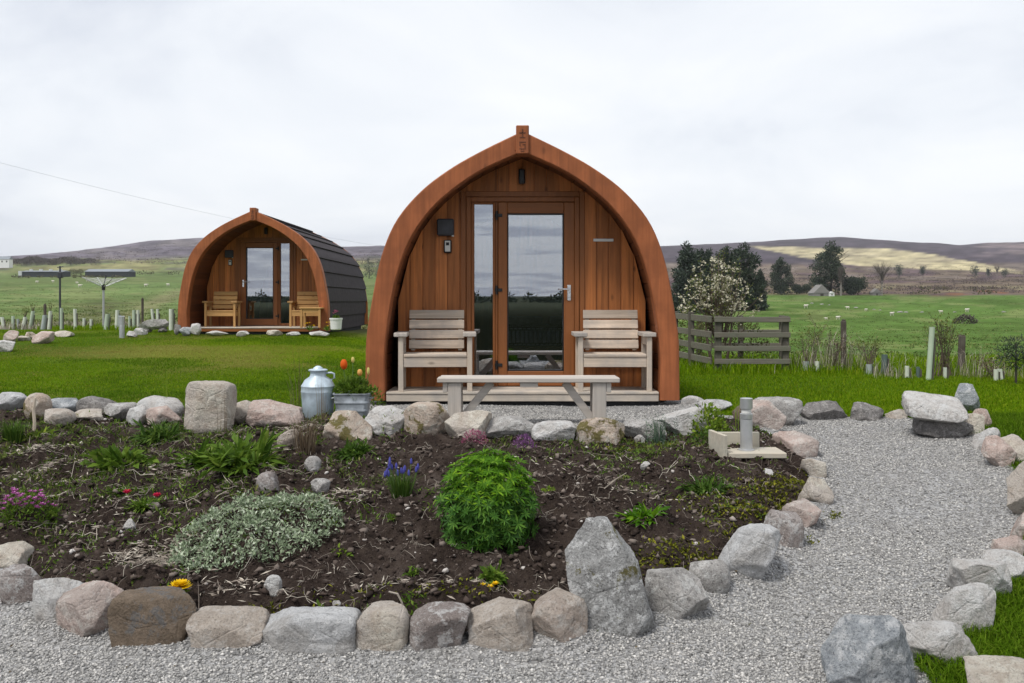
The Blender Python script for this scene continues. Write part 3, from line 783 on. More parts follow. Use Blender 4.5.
o = t('OutputMaterial'); t.l.new(mx.outputs[0], o.inputs[0]); MATS['glass'] = m
m, t = new_mat('patterned_duvet')
v = t.coord(scale=(15, 15, 15))
br = t('TexBrick', Vector=v, Color1=(0.62, 0.64, 0.68), Color2=(0.5, 0.52, 0.56), Mortar=(0.018, 0.02, 0.034), Scale=1.0)
br.inputs['Mortar Size'].default_value = 0.14; br.inputs['Brick Width'].default_value = 0.9; br.inputs['Row Height'].default_value = 0.5
MATS['duvet'] = finish(m, t, br.outputs[0], 0.9)

# ------------------------------------------------------------------ camping pod
OUT = [(1.662, 0), (1.658, .33), (1.648, .671), (1.59, 1.054), (1.495, 1.509), (1.337, 1.892), (1.078, 2.204), (.767, 2.443), (.431, 2.635), (0, 2.845)]
INN = [(1.450, 0), (1.455, .25), (1.455, .479), (1.408, .91), (1.330, 1.300), (1.190, 1.690), (.972, 2.008), (.702, 2.252), (.404, 2.444), (0, 2.625)]
def smooth_half(P, n=41):
    """Catmull-Rom through the half outline, resampled evenly"""
    P = [np.array(p, float) for p in P]
    Q = [2 * P[0] - P[1]] + P + [2 * P[-1] - P[-2]]
    out = []
    for i in range(1, len(Q) - 2):
        for tt in np.linspace(0, 1, 16, endpoint=False):
            p0, p1, p2, p3 = Q[i - 1:i + 3]
            out.append(0.5 * (2 * p1 + (p2 - p0) * tt + (2 * p0 - 5 * p1 + 4 * p2 - p3) * tt ** 2 + (3 * p1 - p0 - 3 * p2 + p3) * tt ** 3))
    out.append(P[-1]); out = np.array(out)
    s = np.concatenate([[0], np.cumsum(np.hypot(*np.diff(out, axis=0).T))])
    q = np.linspace(0, s[-1], n)
    return np.stack([np.interp(q, s, out[:, 0]), np.interp(q, s, out[:, 1])], 1)
def full(H):
    L = H.copy(); L[:, 0] *= -1
    return np.concatenate([L, H[::-1][1:]], 0)
HO, HI = smooth_half(OUT), smooth_half(INN)
def inset(H, k):
    """move a half outline inwards by k"""
    d = np.gradient(H, axis=0); n = np.stack([-d[:, 1], d[:, 0]], 1); n /= np.linalg.norm(n, axis=1, keepdims=True)
    q = H + n * k; q[-1, 0] = 0; q[0, 1] = 0
    q[:, 0] = np.maximum(q[:, 0], 0); return q
B0 = 0.07            # arch foot above the ground
PORCH, LONG = 0.60, 5.2
KW = 86.96 / 89.1
def hz(z): return 1.13 + (z - 1.13) * KW
DECK = 0.159
def sheet_strip(P0, y0, P1, y1, z=B0):
    V = [(p[0], y0, p[1] + z) for p in P0] + [(p[0], y1, p[1] + z) for p in P1]; n = len(P0)
    return V, [(i, i + 1, n + i + 1, n + i) for i in range(n - 1)]
def inner_top(x):
    H = HI; return float(np.interp(abs(x), H[::-1, 0], H[::-1, 1])) if abs(x) < 1.44 else (0.5 if abs(x) < 1.4495 else 0.0)
def make_pod(name, label, loc, mirror, rz=0.0, sc_=(1, 1, 1), deckmat='deck_timber', PORCH=0.60):
    t_ = thing(name, label, 'camping pod', loc, rz); t_.scale = sc_
    s = -1 if mirror else 1
    def X(a, b): return (a * KW, b * KW) if s > 0 else (-b * KW, -a * KW)
    def XF(a, b): return (a * KW, b * KW)
    # front arch: a laminated ring with a rounded front edge
    mb = MB(); FO, FI = full(HO), full(HI); n = len(FO)
    ring = [(FI, 0.17), (FI, 0.012), (full(inset(HI, -0.012)), 0.0), (full(inset(HO, 0.012)), 0.0), (FO, 0.012), (FO, 0.17)]
    V = []
    for Pf, y in ring: V += [(p[0], y, p[1] + B0) for p in Pf]
    Fc = []
    for k in range(6):
        a, b = k * n, ((k + 1) % 6) * n
        Fc += [(a + i, a + i + 1, b + i + 1, b + i) for i in range(n - 1)]
    Fc += [[k * n for k in range(6)], [k * n + n - 1 for k in range(6)][::-1]]
    mb.put(V, Fc); mb.build('front_arch', 'arch_timber', t_, smooth=True)
    # keystone block with its carved column of marks
    mb = MB().box(-0.068, 0.068, -0.03, 0.19, B0 + 2.60, B0 + 2.90, 0.008)
    mb.box(-0.085, 0.085, -0.005, 0.19, B0 + 2.635, B0 + 2.80, 0.006)
    key = mb.build('keystone', 'arch_timber', t_)
    mb = MB()
    for (x0, x1, z0, z1) in [(-.034, .034, 2.812, 2.826), (-.006, .008, 2.775, 2.86), (-.03, .03, 2.765, 2.776), (-.034, .034, 2.715, 2.727), (-.034, -.022, 2.68, 2.715), (.0, .03, 2.69, 2.70),
                             (.02, .032, 2.66, 2.70), (-.034, .034, 2.645, 2.657), (-.02, .02, 2.622, 2.632)]:
        mb.box(x0, x1, -0.033, -0.028, z0 + B0, z1 + B0, 0.001)
    mb.build('lettering', 'carved', key)
    # boarded soffit of the porch
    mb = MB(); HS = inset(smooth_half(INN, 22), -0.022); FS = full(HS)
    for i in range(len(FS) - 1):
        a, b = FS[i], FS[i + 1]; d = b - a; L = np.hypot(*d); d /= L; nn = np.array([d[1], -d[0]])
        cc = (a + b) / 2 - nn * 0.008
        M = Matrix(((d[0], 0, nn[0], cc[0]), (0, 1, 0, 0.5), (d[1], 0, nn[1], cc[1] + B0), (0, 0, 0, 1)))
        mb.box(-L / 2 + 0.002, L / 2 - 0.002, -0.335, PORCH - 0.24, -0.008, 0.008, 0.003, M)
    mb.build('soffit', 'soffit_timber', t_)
    # lapped metal roof: courses along the shell
    mb = MB(); nc = 10; HR = inset(smooth_half(OUT, 121), 0.035); HR[:, 0] *= 1 - 0.075 * np.clip(1.0 - HR[:, 1], 0, 1)
    for sd in (-1, 1):
        for c in range(nc):
            seg = HR[c * 12:(c + 1) * 12 + 1]; lo, hi = [], []
            dd = np.gradient(HR, axis=0); nv = np.stack([dd[:, 1], -dd[:, 0]], 1); nv /= np.linalg.norm(nv, axis=1, keepdims=True)
            nv = nv[c * 12:(c + 1) * 12 + 1]; tt = np.linspace(0.034, 0.0, 13)[:, None]
            o_ = seg + nv * tt
            prof = [seg[0] - nv[0] * 0.01] + list(o_)
            V = [(sd * p[0], 0.13, p[1] + B0 - 0.02) for p in prof] + [(sd * p[0], LONG, p[1] + B0 - 0.02) for p in prof]; m_ = len(prof)
            mb.put(V, [(i, i + 1, m_ + i + 1, m_ + i) for i in range(m_ - 1)])
    roof = mb.build('roof', 'roof_metal', t_, recalc=False)
    mb = MB(); mb.box(-0.07, 0.07, 0.19, LONG + 0.01, B0 + 2.775, B0 + 2.815, 0.01); mb.build('ridge_cap', 'roof_metal', roof)
    # rear gable, inner lining, skirt
    mb = MB(); P = full(inset(HO, 0.03)); V = [(p[0], LONG - 0.03, p[1] + B0) for p in P] + [(p[0], LONG - 0.06, p[1] + B0) for p in P]; n = len(P)
    mb.put(V, [list(range(n)), list(range(n, 2 * n))[::-1]] + [(i, i + 1, n + i + 1, n + i) for i in range(n - 1)] + [(n - 1, 0, n, 2 * n - 1)])
    mb.build('rear_wall', 'board_timber', t_)
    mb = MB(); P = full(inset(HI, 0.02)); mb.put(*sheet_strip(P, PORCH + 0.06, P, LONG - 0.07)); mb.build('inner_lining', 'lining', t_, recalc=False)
    mb = MB(); mb.box(-1.44, 1.44, 0.06, LONG - 0.05, 0.0 - 0.4, 0.10, 0.005); mb.build('skirt', 'dark_skirt', t_)
    # deck and floor
    mb = MB(); mb.box(-1.44, 1.44, 0.012, 0.05, 0.058, DECK - 0.028, 0.004)
    deck = mb.build('deck_fascia', deckmat, t_)
    mb = MB(); nb = int(PORCH * 10); wd = (PORCH - 0.0) / nb
    for q in range(nb): mb.box(-1.44, 1.44, 0.004 + q * wd, 0.004 + (q + 1) * wd - 0.006, DECK - 0.025, DECK, 0.004)
    mb.build('deck', 'deck_timber', t_)
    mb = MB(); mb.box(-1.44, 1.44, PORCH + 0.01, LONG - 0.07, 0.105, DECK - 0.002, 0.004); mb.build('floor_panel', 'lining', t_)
    # boarded front wall round the opening
    ox0, ox1 = X(-0.64, 0.66); oz = hz(2.314)
    W = MB(); pitch = 0.139; i0 = -11
    k0 = np.arange(-11, 11)
    for q in k0:
        xa, xb = q * pitch, (q + 1) * pitch
        segs = []
        for (u0, u1) in ((max(xa, -1.46), min(xb, ox0)), (max(xa, ox1), min(xb, 1.46)), (max(xa, ox0), min(xb, ox1))):
            if u1 - u0 < 0.012: continue
            over = u0 >= ox0 - 1e-6 and u1 <= ox1 + 1e-6
            z0 = oz + 0.055 if over else 0.12
            ta, tb = inner_top(u0) + B0 + 0.03, inner_top(u1) + B0 + 0.03
            if min(ta, tb) <= z0 + 0.01: continue
            segs.append((u0, u1, z0, ta, tb))
        for (u0, u1, z0, ta, tb) in segs:
            g_ = 0.0055
            for (a, b, ya, yb) in ((u0 + g_, u1 - g_, PORCH, PORCH + 0.016), (u0, u1, PORCH + 0.013, PORCH + 0.04)):
                V = [(a, ya, z0), (b, ya, z0), (b, ya, tb), (a, ya, ta), (a, yb, z0), (b, yb, z0), (b, yb, tb), (a, yb, ta)]
                W.put(V, [(0, 1, 2, 3), (5, 4, 7, 6), (4, 0, 3, 7), (1, 5, 6, 2), (3, 2, 6, 7), (4, 5, 1, 0)])
    W.build('front_wall', 'board_timber', t_)
    # door frame, side window and door
    fr = MB(); y0, y1 = PORCH - 0.025, PORCH + 0.075
    a, b = ox0, ox1
    fr.box(a, a + 0.055, y0, y1, DECK, oz, 0.006); fr.box(b - 0.055, b, y0, y1, DECK, oz, 0.006)
    fr.box(a + 0.0552, b - 0.0552, y0, y1, oz - 0.055, oz - 0.0005, 0.006)
    m0, m1 = X(-0.305, -0.275)
    fr.box(m0, m1, y0 + 0.006, y1 - 0.004, DECK, oz - 0.056, 0.006)
    dfm = fr.build('door_frame', 'frame_timber', t_)
    arch = MB(); arch.box(a - 0.06, a - 0.002, PORCH - 0.012, PORCH + 0.004, DECK, oz + 0.06, 0.004); arch.box(b + 0.002, b + 0.06, PORCH - 0.012, PORCH + 0.004, DECK, oz + 0.06, 0.004)
    arch.box(a - 0.0015, b + 0.0015, PORCH - 0.014, PORCH + 0.004, oz + 0.002, oz + 0.062, 0.004); arch.build('architrave', 'frame_timber', dfm)
    # side window
    w0, w1 = X(-0.582, -0.306)
    sw = MB(); za, zb = DECK + 0.004, oz - 0.058
    gz0, gz1 = za + 0.062, zb - 0.022
    g0, g1_ = X(-0.548, -0.334)
    sw.box(w0, g0, y0 + 0.012, y1 - 0.012, za, zb, 0.005); sw.box(g1_, w1, y0 + 0.012, y1 - 0.012, za, zb, 0.005)
    sw.box(g0 + 0.0005, g1_ - 0.0005, y0 + 0.0125, y1 - 0.0125, za, gz0, 0.005); sw.box(g0 + 0.0005, g1_ - 0.0005, y0 + 0.0125, y1 - 0.0125, gz1, zb, 0.005)
    swo = sw.build('side_window', 'frame_timber', t_)
    MB().box(g0 + 0.001, g1_ - 0.001, PORCH + 0.022, PORCH + 0.030, gz0 + 0.001, gz1 - 0.001, 0.001).build('pane', 'glass', swo)
    # door leaf
    dm = MB(); d0, d1 = X(-0.273, 0.603); h0, h1 = X(-0.168, 0.482); yz0, yz1 = y0 - 0.004, y1 - 0.012
    dz0, dz1 = DECK + 0.008, oz - 0.06; q0, q1 = hz(0.3145), hz(2.125)
    dm.box(d0, h0, yz0, yz1, dz0, dz1, 0.007); dm.box(h1, d1, yz0, yz1, dz0, dz1, 0.007)
    door = dm.build('door', 'frame_timber', t_)
    for (za_, zb_) in ((dz0 + 0.0005, q0), (q1, dz1 - 0.0005)):
        MB().box(h0 + 0.0005, h1 - 0.0005, yz0 + 0.001, yz1 - 0.001, za_, zb_, 0.007).build('door_rail', 'frame_timber_across', door)
    MB().box(h0 + 0.001, h1 - 0.001, PORCH + 0.016, PORCH + 0.026, q0 + 0.001, q1 - 0.001, 0.001).build('pane', 'glass', door)
    mb = MB()
    for (a_, b_, c_, e_) in ((h0 - 0.0, h0 + 0.014, q0, q1), (h1 - 0.014, h1, q0, q1), (h0 + 0.0145, h1 - 0.0145, q0, q0 + 0.014), (h0 + 0.0145, h1 - 0.0145, q1 - 0.014, q1)):
        mb.box(a_, b_, yz0 + 0.012, PORCH + 0.0155, c_, e_, 0.002)
    mb.build('gasket', 'black_plastic', door)
    mb = MB(); hc = 0.528 * s
    mb.box(hc - 0.02, hc + 0.02, yz0 - 0.009, yz0, 1.125, 1.30, 0.004)
    mb.tube([(hc, yz0 - 0.006, 1.25), (hc, yz0 - 0.05, 1.25), (hc - 0.02 * s, yz0 - 0.055, 1.25), (hc - 0.115 * s, yz0 - 0.055, 1.252)], 0.0095, 10)
    mb.build('handle', 'chrome', door, smooth=True)
    for z in (hz(2.10), hz(1.245), hz(0.385)):
        mb = MB(); mb.tube([(-0.283 * s, y0 - 0.012, z - 0.05), (-0.283 * s, y0 - 0.012, z + 0.05)], 0.013, 10)
        u0, u1 = X(-0.31, -0.225); mb.box(u0, u1, y0 - 0.014, y0 - 0.0035, z - 0.018, z + 0.018, 0.003)
        mb.build('hinge', 'black_plastic', door)
    # fittings on the wall
    yv = PORCH
    u0, u1 = XF(-0.972, -0.778)
    mb = MB(); mb.box(u0, u1, yv - 0.075, yv - 0.0005, hz(1.866), hz(2.06), 0.014); wl = mb.build('wall_lamp', 'charcoal_metal', t_)
    MB().lathe([(0.012, 0), (0.016, 0.006), (0.012, 0.014), (0.004, 0.018)], 10, (u1 - 0.012, yv - 0.06, hz(1.855))).build('sensor', 'white_plastic', wl)
    u0, u1 = XF(-0.896, -0.806)
    ks = MB().box(u0, u1, yv - 0.045, yv - 0.0005, hz(1.67), hz(1.82), 0.012).build('key_safe', 'black_plastic', t_)
    mb = MB().box(u0 + 0.014, u1 - 0.014, yv - 0.052, yv - 0.046, hz(1.685), hz(1.755), 0.003); mb.box(u0 + 0.014, u1 - 0.014, yv - 0.052, yv - 0.046, hz(1.79), hz(1.808), 0.003)
    mb.box(u0 + 0.014, u0 + 0.026, yv - 0.052, yv - 0.046, hz(1.7555), hz(1.7895), 0.002); mb.box(u1 - 0.026, u1 - 0.014, yv - 0.052, yv - 0.046, hz(1.7555), hz(1.7895), 0.002)
    mb.build('key_safe_cover', 'white_plastic', ks)
    u0, u1 = XF(0.822, 1.052)
    MB().box(u0, u1, yv - 0.014, yv - 0.0005, hz(1.802), hz(1.834), 0.003).build('name_plate', 'white_plastic', t_)
    mb = MB(); mb.box(-0.038, 0.034, yv - 0.07, yv - 0.0005, hz(2.46), hz(2.63), 0.012)
    mb.build('porch_lamp', 'black_plastic', t_)
    return t_
POD = Vector((0.1108, 9.5, 0.37))
pod1 = make_pod('camping_pod', 'near wooden arched pod facing the bench, glazed door with side pane on its left', POD, False)
p2c = pt(253, 20.2, 331)
pod2 = make_pod('camping_pod', 'farther arched pod with dark lapped roof showing along its right side', Vector((p2c.x, 20.2, p2c.z - B0)), True, 0.0, (1.02, 1.11, 0.955), 'frame_timber_across', 1.0)

# bed seen through the glass
b = thing('bed', 'bed with dark patterned cover behind the glass door of the near pod', 'bed', (POD.x + 0.42, 12.3, POD.z + DECK))
mb = MB(); mb.box(-0.75, 0.75, 0, 1.9, 0.22, 0.34, 0.01)
mb.build('bed_frame', 'honey_pine', b)
for x in (-0.70, 0.64):
    for y in (0.02, 1.82): MB().box(x, x + 0.06, y, y + 0.06, 0, 0.219, 0.006).build('leg', 'honey_pine_upright', b)
mb = MB(); mb.box(-0.77, 0.77, -0.02, 1.86, 0.341, 0.60, 0.07); mb.build('duvet', 'duvet', b)
mb = MB(); mb.box(-0.77, 0.77, 1.94, 2.0, 0.22, 1.05, 0.012); mb.build('headboard', 'honey_pine', b)
for x in (-0.36, 0.36):
    MB().box(x - 0.3, x + 0.3, 1.5, 1.9, 0.59, 0.72, 0.055).build('pillow', 'linen', b)

# ------------------------------------------------------------------ chairs
def make_chair(label, wd, up, dp, loc, rz=0.0, group=None, sz=(0.965, 0.78, 0.985)):
    c = thing('armchair', label, 'chair', loc, rz, group)
    for x in (-0.378, 0.378):
        MB().box(x - 0.028, x + 0.028, -0.028, 0.028, 0.0, 0.589, 0.005).build('leg', up, c)
        MB().box(x - 0.028, x + 0.028, 0.47, 0.526, 0.0, 0.589, 0.005).build('leg', up, c)
        MB().box(x - 0.075, x + 0.072, -0.06, 0.56, 0.59, 0.634, 0.006).build('armrest', dp, c)
    mb = MB()
    for q in range(4):
        z0 = 0.437 + q * 0.1115; yb = 0.50 + q * 0.028
        M = Matrix.Translation((0, yb, z0 + 0.052)) @ Matrix.Rotation(-0.245, 4, 'X')
        mb.box(-0.315, 0.315, -0.013, 0.013, -0.0485, 0.0485, 0.004, M)
    bk = mb.build('backrest', wd, c)
    for x in (-0.27, 0.27): MB().bar((x, 0.520, 0.42), (x, 0.634, 0.855), 0.045, 0.03, 0.004).build('back_batten', up, bk)
    mb = MB()
    for q in range(4): mb.box(-0.345, 0.345, -0.03 + q * 0.124, 0.085 + q * 0.124, 0.372, 0.404, 0.005)
    mb.build('seat', wd, c)
    for y in (0.0, 0.493): MB().box(-0.349, 0.349, y - 0.015, y + 0.015, 0.262, 0.368, 0.004).build('seat_rail', wd, c)
    for x in (-0.362, 0.362): MB().box(x - 0.011, x + 0.011, 0.03, 0.468, 0.50, 0.587, 0.004).build('arm_rail', dp, c)
    c.scale = sz
    return c
dz = POD.z + DECK
make_chair('weathered pale slatted chair on the near pod deck, beside the narrow side window', 'pale_pine', 'pale_pine_upright', 'pale_pine_deep', (pt(435.4, 9.57, 300).x, 9.57, dz), 0.05)
make_chair('weathered pale slatted chair on the near pod deck, under the white name plate', 'pale_pine', 'pale_pine_upright', 'pale_pine_deep', (pt(615.0, 9.57, 300).x, 9.57, dz))
p2z = p2c.z - B0 + DECK * 0.955
make_chair('honey coloured slatted chair left of the farther pod door', 'honey_pine', 'honey_pine_upright', 'honey_pine_deep', (pt(220, 20.6, 300).x, 20.6, p2z), sz=(0.88, 0.70, 0.93))
make_chair('honey coloured slatted chair behind the small table by the farther pod', 'honey_pine', 'honey_pine_upright', 'honey_pine_deep', (pt(305, 20.7, 300).x, 20.7, p2z), sz=(0.88, 0.70, 0.93))
tb = thing('side_table', 'small honey wood side table beside the right chair of the farther pod', 'table', (pt(312, 20.10, 300).x, 20.10, p2z))
MB().box(-0.24, 0.24, -0.2, 0.2, 0.42, 0.45, 0.005).build('tabletop', 'honey_pine', tb)
for x in (-0.2, 0.2):
    for y in (-0.16, 0.16): MB().box(x - 0.025, x + 0.025, y - 0.025, y + 0.025, 0, 0.419, 0.004).build('leg', 'honey_pine_upright', tb)
MB().box(-0.174, 0.174, -0.172, -0.148, 0.33, 0.419, 0.004).build('apron', 'honey_pine', tb)

# ------------------------------------------------------------------ bench in front of the near pod
by = 7.95; bx = pt(528.5, by, 300).x; bz = float(G(bx, by)) + 0.012
tz = EYE - 78 / F * by - bz
bn = thing('bench', 'plain grey weathered plank bench on the gravel before the near pod', 'bench', (bx, by, bz))
L = 183 / F * by / 2
mb = MB(); mb.box(-L, L, 0, 0.155, tz - 0.042, tz, 0.006); mb.box(-L + 0.01, L - 0.004, 0.165, 0.32, tz - 0.042, tz - 0.001, 0.006); mb.build('seat', 'bench_timber', bn)
for x in (-0.655, 0.63):
    for y in (0.02, 0.215):
        MB().box(x - 0.06, x + 0.06, y, y + 0.085, 0.0, tz - 0.0435, 0.006).build('leg', 'bench_timber_upright', bn)
    MB().box(x - (0.105 if x < 0 else -0.062), x - (0.062 if x < 0 else -0.105), 0.025, 0.29, tz - 0.13, tz - 0.0435, 0.005).build('cross_rail', 'bench_timber', bn)
for sg, xa in ((-1, -0.592), (1, 0.567)):
    MB().bar((xa, 0.13, 0.06), (sg * 0.33, 0.13, tz - 0.05), 0.05, 0.07, 0.005, (0, 0, 1)).build('brace', 'bench_timber', bn)
MB().box(-0.075, 0.085, 0.02, 0.30, tz - 0.085, tz - 0.0435, 0.005).build('batten', 'bench_timber', bn)

# ------------------------------------------------------------------ milk can, tub, path light
p = soil_ray(315, 420); mz = EYE - 120 / F * p.y
k_ = p.y / F
mc = thing('milk_can', 'blue grey galvanised milk can with lid standing among the stones', 'milk can', (p.x, p.y + 0.12, mz))
hh = 53 * k_; r_ = 16.8 * k_
MB().lathe([(r_ * .80, 0), (r_ * .9, hh * .06), (r_ * .96, hh * .3), (r_, hh * .48), (r_ * 1.01, hh * .50), (r_ * 1.02, hh * .515), (r_ * 1.0, hh * .53), (r_ * .99, hh * .60), (r_ * 1.01, hh * .62), (r_ * .97, hh * .64),
            (r_ * .78, hh * .74), (r_ * .50, hh * .80), (r_ * .46, hh * .83), (r_ * .46, hh * .895), (r_ * .52, hh * .90)], 40).build('can_body', 'galvanised', mc, smooth=True)
lid = MB().lathe([(r_ * .50, hh * .902), (r_ * .56, hh * .905), (r_ * .58, hh * .925), (r_ * .50, hh * .94), (r_ * .30, hh * .945), (r_ * .26, hh * .97), (r_ * .12, hh * 1.0), (r_ * .03, hh * 1.005)], 32).build('lid', 'galvanised', mc, smooth=True)
for sg in (1,):
    MB().tube([(sg * r_ * .46, 0, hh * .865), (sg * r_ * .8, 0, hh * .87), (sg * r_ * .98, 0, hh * .85), (sg * r_ * .99, 0, hh * .77), (sg * r_ * .80, 0, hh * .735)], 0.009, 8).build('handle', 'galvanised', mc, smooth=True)
p = soil_ray(350, 421); tbz = EYE - 119 / F * p.y; k_ = p.y / F
TUB = Vector((p.x, p.y + 0.14, tbz))
tub = thing('planter_tub', 'ribbed galvanised tub holding tulips beside the milk can', 'planter', TUB)
def rrect(a, b, z, r=0.035, n=5):
    P = []
    for (cx, cy, s0) in ((a - r, b - r, 0), (-a + r, b - r, 1), (-a + r, -b + r, 2), (a - r, -b + r, 3)):
        for q in range(n): an = (s0 + q / (n - 1)) * PI / 2; P.append((cx + r * math.cos(an), cy + r * math.sin(an), z))
    return P
w2, hh = 18.3 * k_, 25 * k_
rows = [(.80, 0), (.84, .25), (.88, .27), (.88, .33), (.86, .35), (.90, .58), (.94, .60), (.94, .66), (.92, .68), (.97, .93), (1.02, .95), (1.02, 1.0), (.95, 1.0), (.93, .84)]
V = []; 
for f_, z in rows: V += rrect(w2 * f_, 0.12 * f_, z * hh)
n = 20; Fc = [(a * n + i, a * n + (i + 1) % n, (a + 1) * n + (i + 1) % n, (a + 1) * n + i) for a in range(len(rows) - 1) for i in range(n)] + [list(range(n))[::-1]]
mb = MB().put(V, Fc); mb.build('tub_body', 'zinc', tub, smooth=True)
mb = MB().put(rrect(w2 * .93, 0.12 * .93, hh * .86), [list(range(n))]); mb.build('potting_soil', 'potting_soil', tub, recalc=False)
for sg in (-1, 1):
    MB().tube([(sg * w2 * .95, -0.05, hh * .8), (sg * w2 * 1.12, -0.05, hh * .78), (sg * w2 * 1.12, 0.05, hh * .78), (sg * w2 * .95, 0.05, hh * .8)], 0.006, 6).build('handle', 'zinc', tub)

p = soil_ray(751, 460); k_ = p.y / F
pl = thing('timber_corner', 'pale bleached board corner laid round the steel path light in the bed', 'plinth', (p.x, p.y, p.z + 0.01))
MB().box(-23 * k_, 36 * k_, 0.0, 0.27, 0.0, 0.040, 0.005).build('base_board', 'bleached_board', pl)
MB().box(-24 * k_, 19 * k_, 0.275, 0.302, 0.0, 0.150, 0.004).build('back_board', 'bleached_board', pl)
M = Matrix.Translation((-28.5 * k_, 0.10, 0.085)) @ Matrix.Rotation(0.16, 4, 'Z')
MB().box(-0.014, 0.014, -0.12, 0.18, -0.085, 0.085, 0.004, M).build('side_board', 'bleached_board', pl)
p = Vector((p.x, p.y + 0.13, p.z - 0.025)); k_ = p.y / F
bl = thing('bollard_light', 'short stainless steel bollard light standing on pale boards in the bed', 'path light', (p.x, p.y, p.z + 0.075))
hb = 52 * k_; rb = 6.0 * k_
MB().lathe([(rb * 1.35, 0), (rb * 1.35, 0.008), (rb, 0.009), (rb, hb * .60)], 24).build('post', 'brushed_steel', bl, smooth=True)
hd = MB().lathe([(rb * 1.03, hb * .61), (rb * 1.03, hb * .70), (rb * .8, hb * .71), (rb * .8, hb * .79), (rb * 1.03, hb * .80), (rb * 1.03, hb * .995), (rb * .9, hb)], 24).build('lamp_head', 'steel', bl, smooth=True)
MB().lathe([(rb * .82, hb * .715), (rb * .82, hb * .785)], 24).build('lens', 'white_plastic', hd, smooth=True)
def far_bollard(px, py, top, label):
    q = ray(px, py); k_ = q.y / F; h = (py - top) * k_
    b_ = thing('bollard_light', label, 'path light', q)
    MB().lathe([(0.055, 0), (0.055, h * .55), (0.05, h * .56), (0.05, h * .64), (0.055, h * .65), (0.055, h * .8)], 14).build('post', 'brushed_steel', b_, smooth=True)
    MB().lathe([(0.058, h * .805), (0.058, h * .98), (0.045, h)], 14).build('lamp_head', 'steel', b_, smooth=True)
far_bollard(122, 338, 316, 'short grey bollard light on the far left lawn edge')
# ------------------------------------------------------------------ stones
def rock_mesh(seed, box, sub=4, taper=0.0, lean=0.0, tilt=0.0, cuts=9, tiltx=0.0):
    """unit rock filling -1..1: a rounded block cut by random facets"""
    rr = random.Random(seed)
    bm = bmesh.new(); bmesh.ops.create_icosphere(bm, subdivisions=sub, radius=1.0)
    V = np.array([v.co[:] for v in bm.verts])
    k = box
    V = V / (np.abs(V) ** k).sum(1, keepdims=True) ** (1.0 / k)
    for _ in range(cuts):
        n = np.array([rr.gauss(0, 1), rr.gauss(0, 1), rr.gauss(0, 0.8)]); n /= np.linalg.norm(n)
        ext = (V @ n).max(); dlim = ext * rr.uniform(0.60, 0.88)
        e = V @ n - dlim
        V = V - n[None] * (np.maximum(e, 0) * 0.985)[:, None]
    off = rr.uniform(0, 100)
    N = V / np.linalg.norm(V, axis=1, keepdims=True)
    dsp = np.array([0.030 * mnoise.noise(Vector(p * 1.5 + off)) + 0.030 * mnoise.noise(Vector(p * 3.6 + off)) + 0.024 * mnoise.noise(Vector(p * 8.5 + off)) + 0.012 * mnoise.noise(Vector(p * 19 + off)) + 0.006 * mnoise.noise(Vector(p * 43 + off)) for p in V])
    V = V + N * dsp[:, None]
    z = (V[:, 2] + 1) / 2
    V[:, 0] *= 1 - taper * z; V[:, 1] *= 1 - taper * 0.8 * z
    V[:, 0] += lean * z
    if tilt:
        c, s_ = math.cos(tilt), math.sin(tilt); x, zz = V[:, 0].copy(), V[:, 2].copy(); V[:, 0] = x * c - zz * s_; V[:, 2] = x * s_ + zz * c
    if tiltx:
        c, s_ = math.cos(tiltx), math.sin(tiltx); y, zz = V[:, 1].copy(), V[:, 2].copy(); V[:, 1] = y * c - zz * s_; V[:, 2] = y * s_ + zz * c
    lo, hi = V.min(0), V.max(0); V = (V - (lo + hi) / 2) / ((hi - lo) / 2)
    Fc = np.array([[q.index for q in f.verts] for f in bm.faces]); bm.free()
    return V, Fc
RSEED = [100]
def rock(label, kind, x0, x1, yt, yb, box=3.0, dep=0.8, sub=4, taper=0.0, lean=0.0, tilt=0.0, cuts=17, cat='stone', zf=None, sink=0.12, group=None, name='stone', at=None, tiltx=0.0, rz=0.0):
    """a stone whose outline fills the given rectangle of the photo, standing on the ground there"""
    RSEED[0] += 1
    p = at or (ray((x0 + x1) / 2, yb) if zf is None else ray((x0 + x1) / 2, yb, hf=zf, ymin=2.5, ymax=60))
    if at is not None: p = Vector(at)
    k_ = p.y / F; w = (x1 - x0) * k_; h = (yb - yt) * k_
    h = h * 0.94 + 0.01; w = w * (1.07 if group in (globals().get('E1'), globals().get('E2'), globals().get('E4')) else 1.0); d = max(w, h * 0.8) * dep if dep < 3 else dep - 3
    V, Fc = rock_mesh(RSEED[0], box, sub, taper, lean, tilt, cuts, tiltx)
    hh = h * (1 + sink)
    V = V * np.array([w / 2, d / 2, hh / 2]); V[:, 2] += hh / 2 - h * sink
    o = np_mesh(name, V, Fc, ROCK[kind], None, False)
    o.location = (p.x + p.x / p.y * d * 0.35, p.y + d * 0.35, p.z); o.rotation_euler = (0, 0, rz)
    return tag(o, label, cat, group)
E1 = 'stones edging the front of the bed'
rock('beige stone half cut off at the left frame edge above the angular grey one', 'beige', -22, 33, 549, 575, 2.6, .9, 4, group=E1)
rock('angular upright grey brown block at the left end of the front edging', 'rose', 0, 41, 569, 613, 4.5, .8, 5, cuts=12, group=E1)
rock('whitish grey stone leaning behind the large pinkish front boulder', 'white', 31, 86, 580, 632, 2.8, .8, 5, taper=.2, group=E1)
rock('large pinkish grey rounded front stone left of the brown slate', 'pink', 52, 119, 589, 646, 2.7, .85, 5, taper=.18, group=E1)
rock('brown slate block with slanting grey top in the front edging', 'brown', 118, 197, 595, 653, 9.0, .6, 5, lean=.16, cuts=4, group=E1, tilt=-0.10)
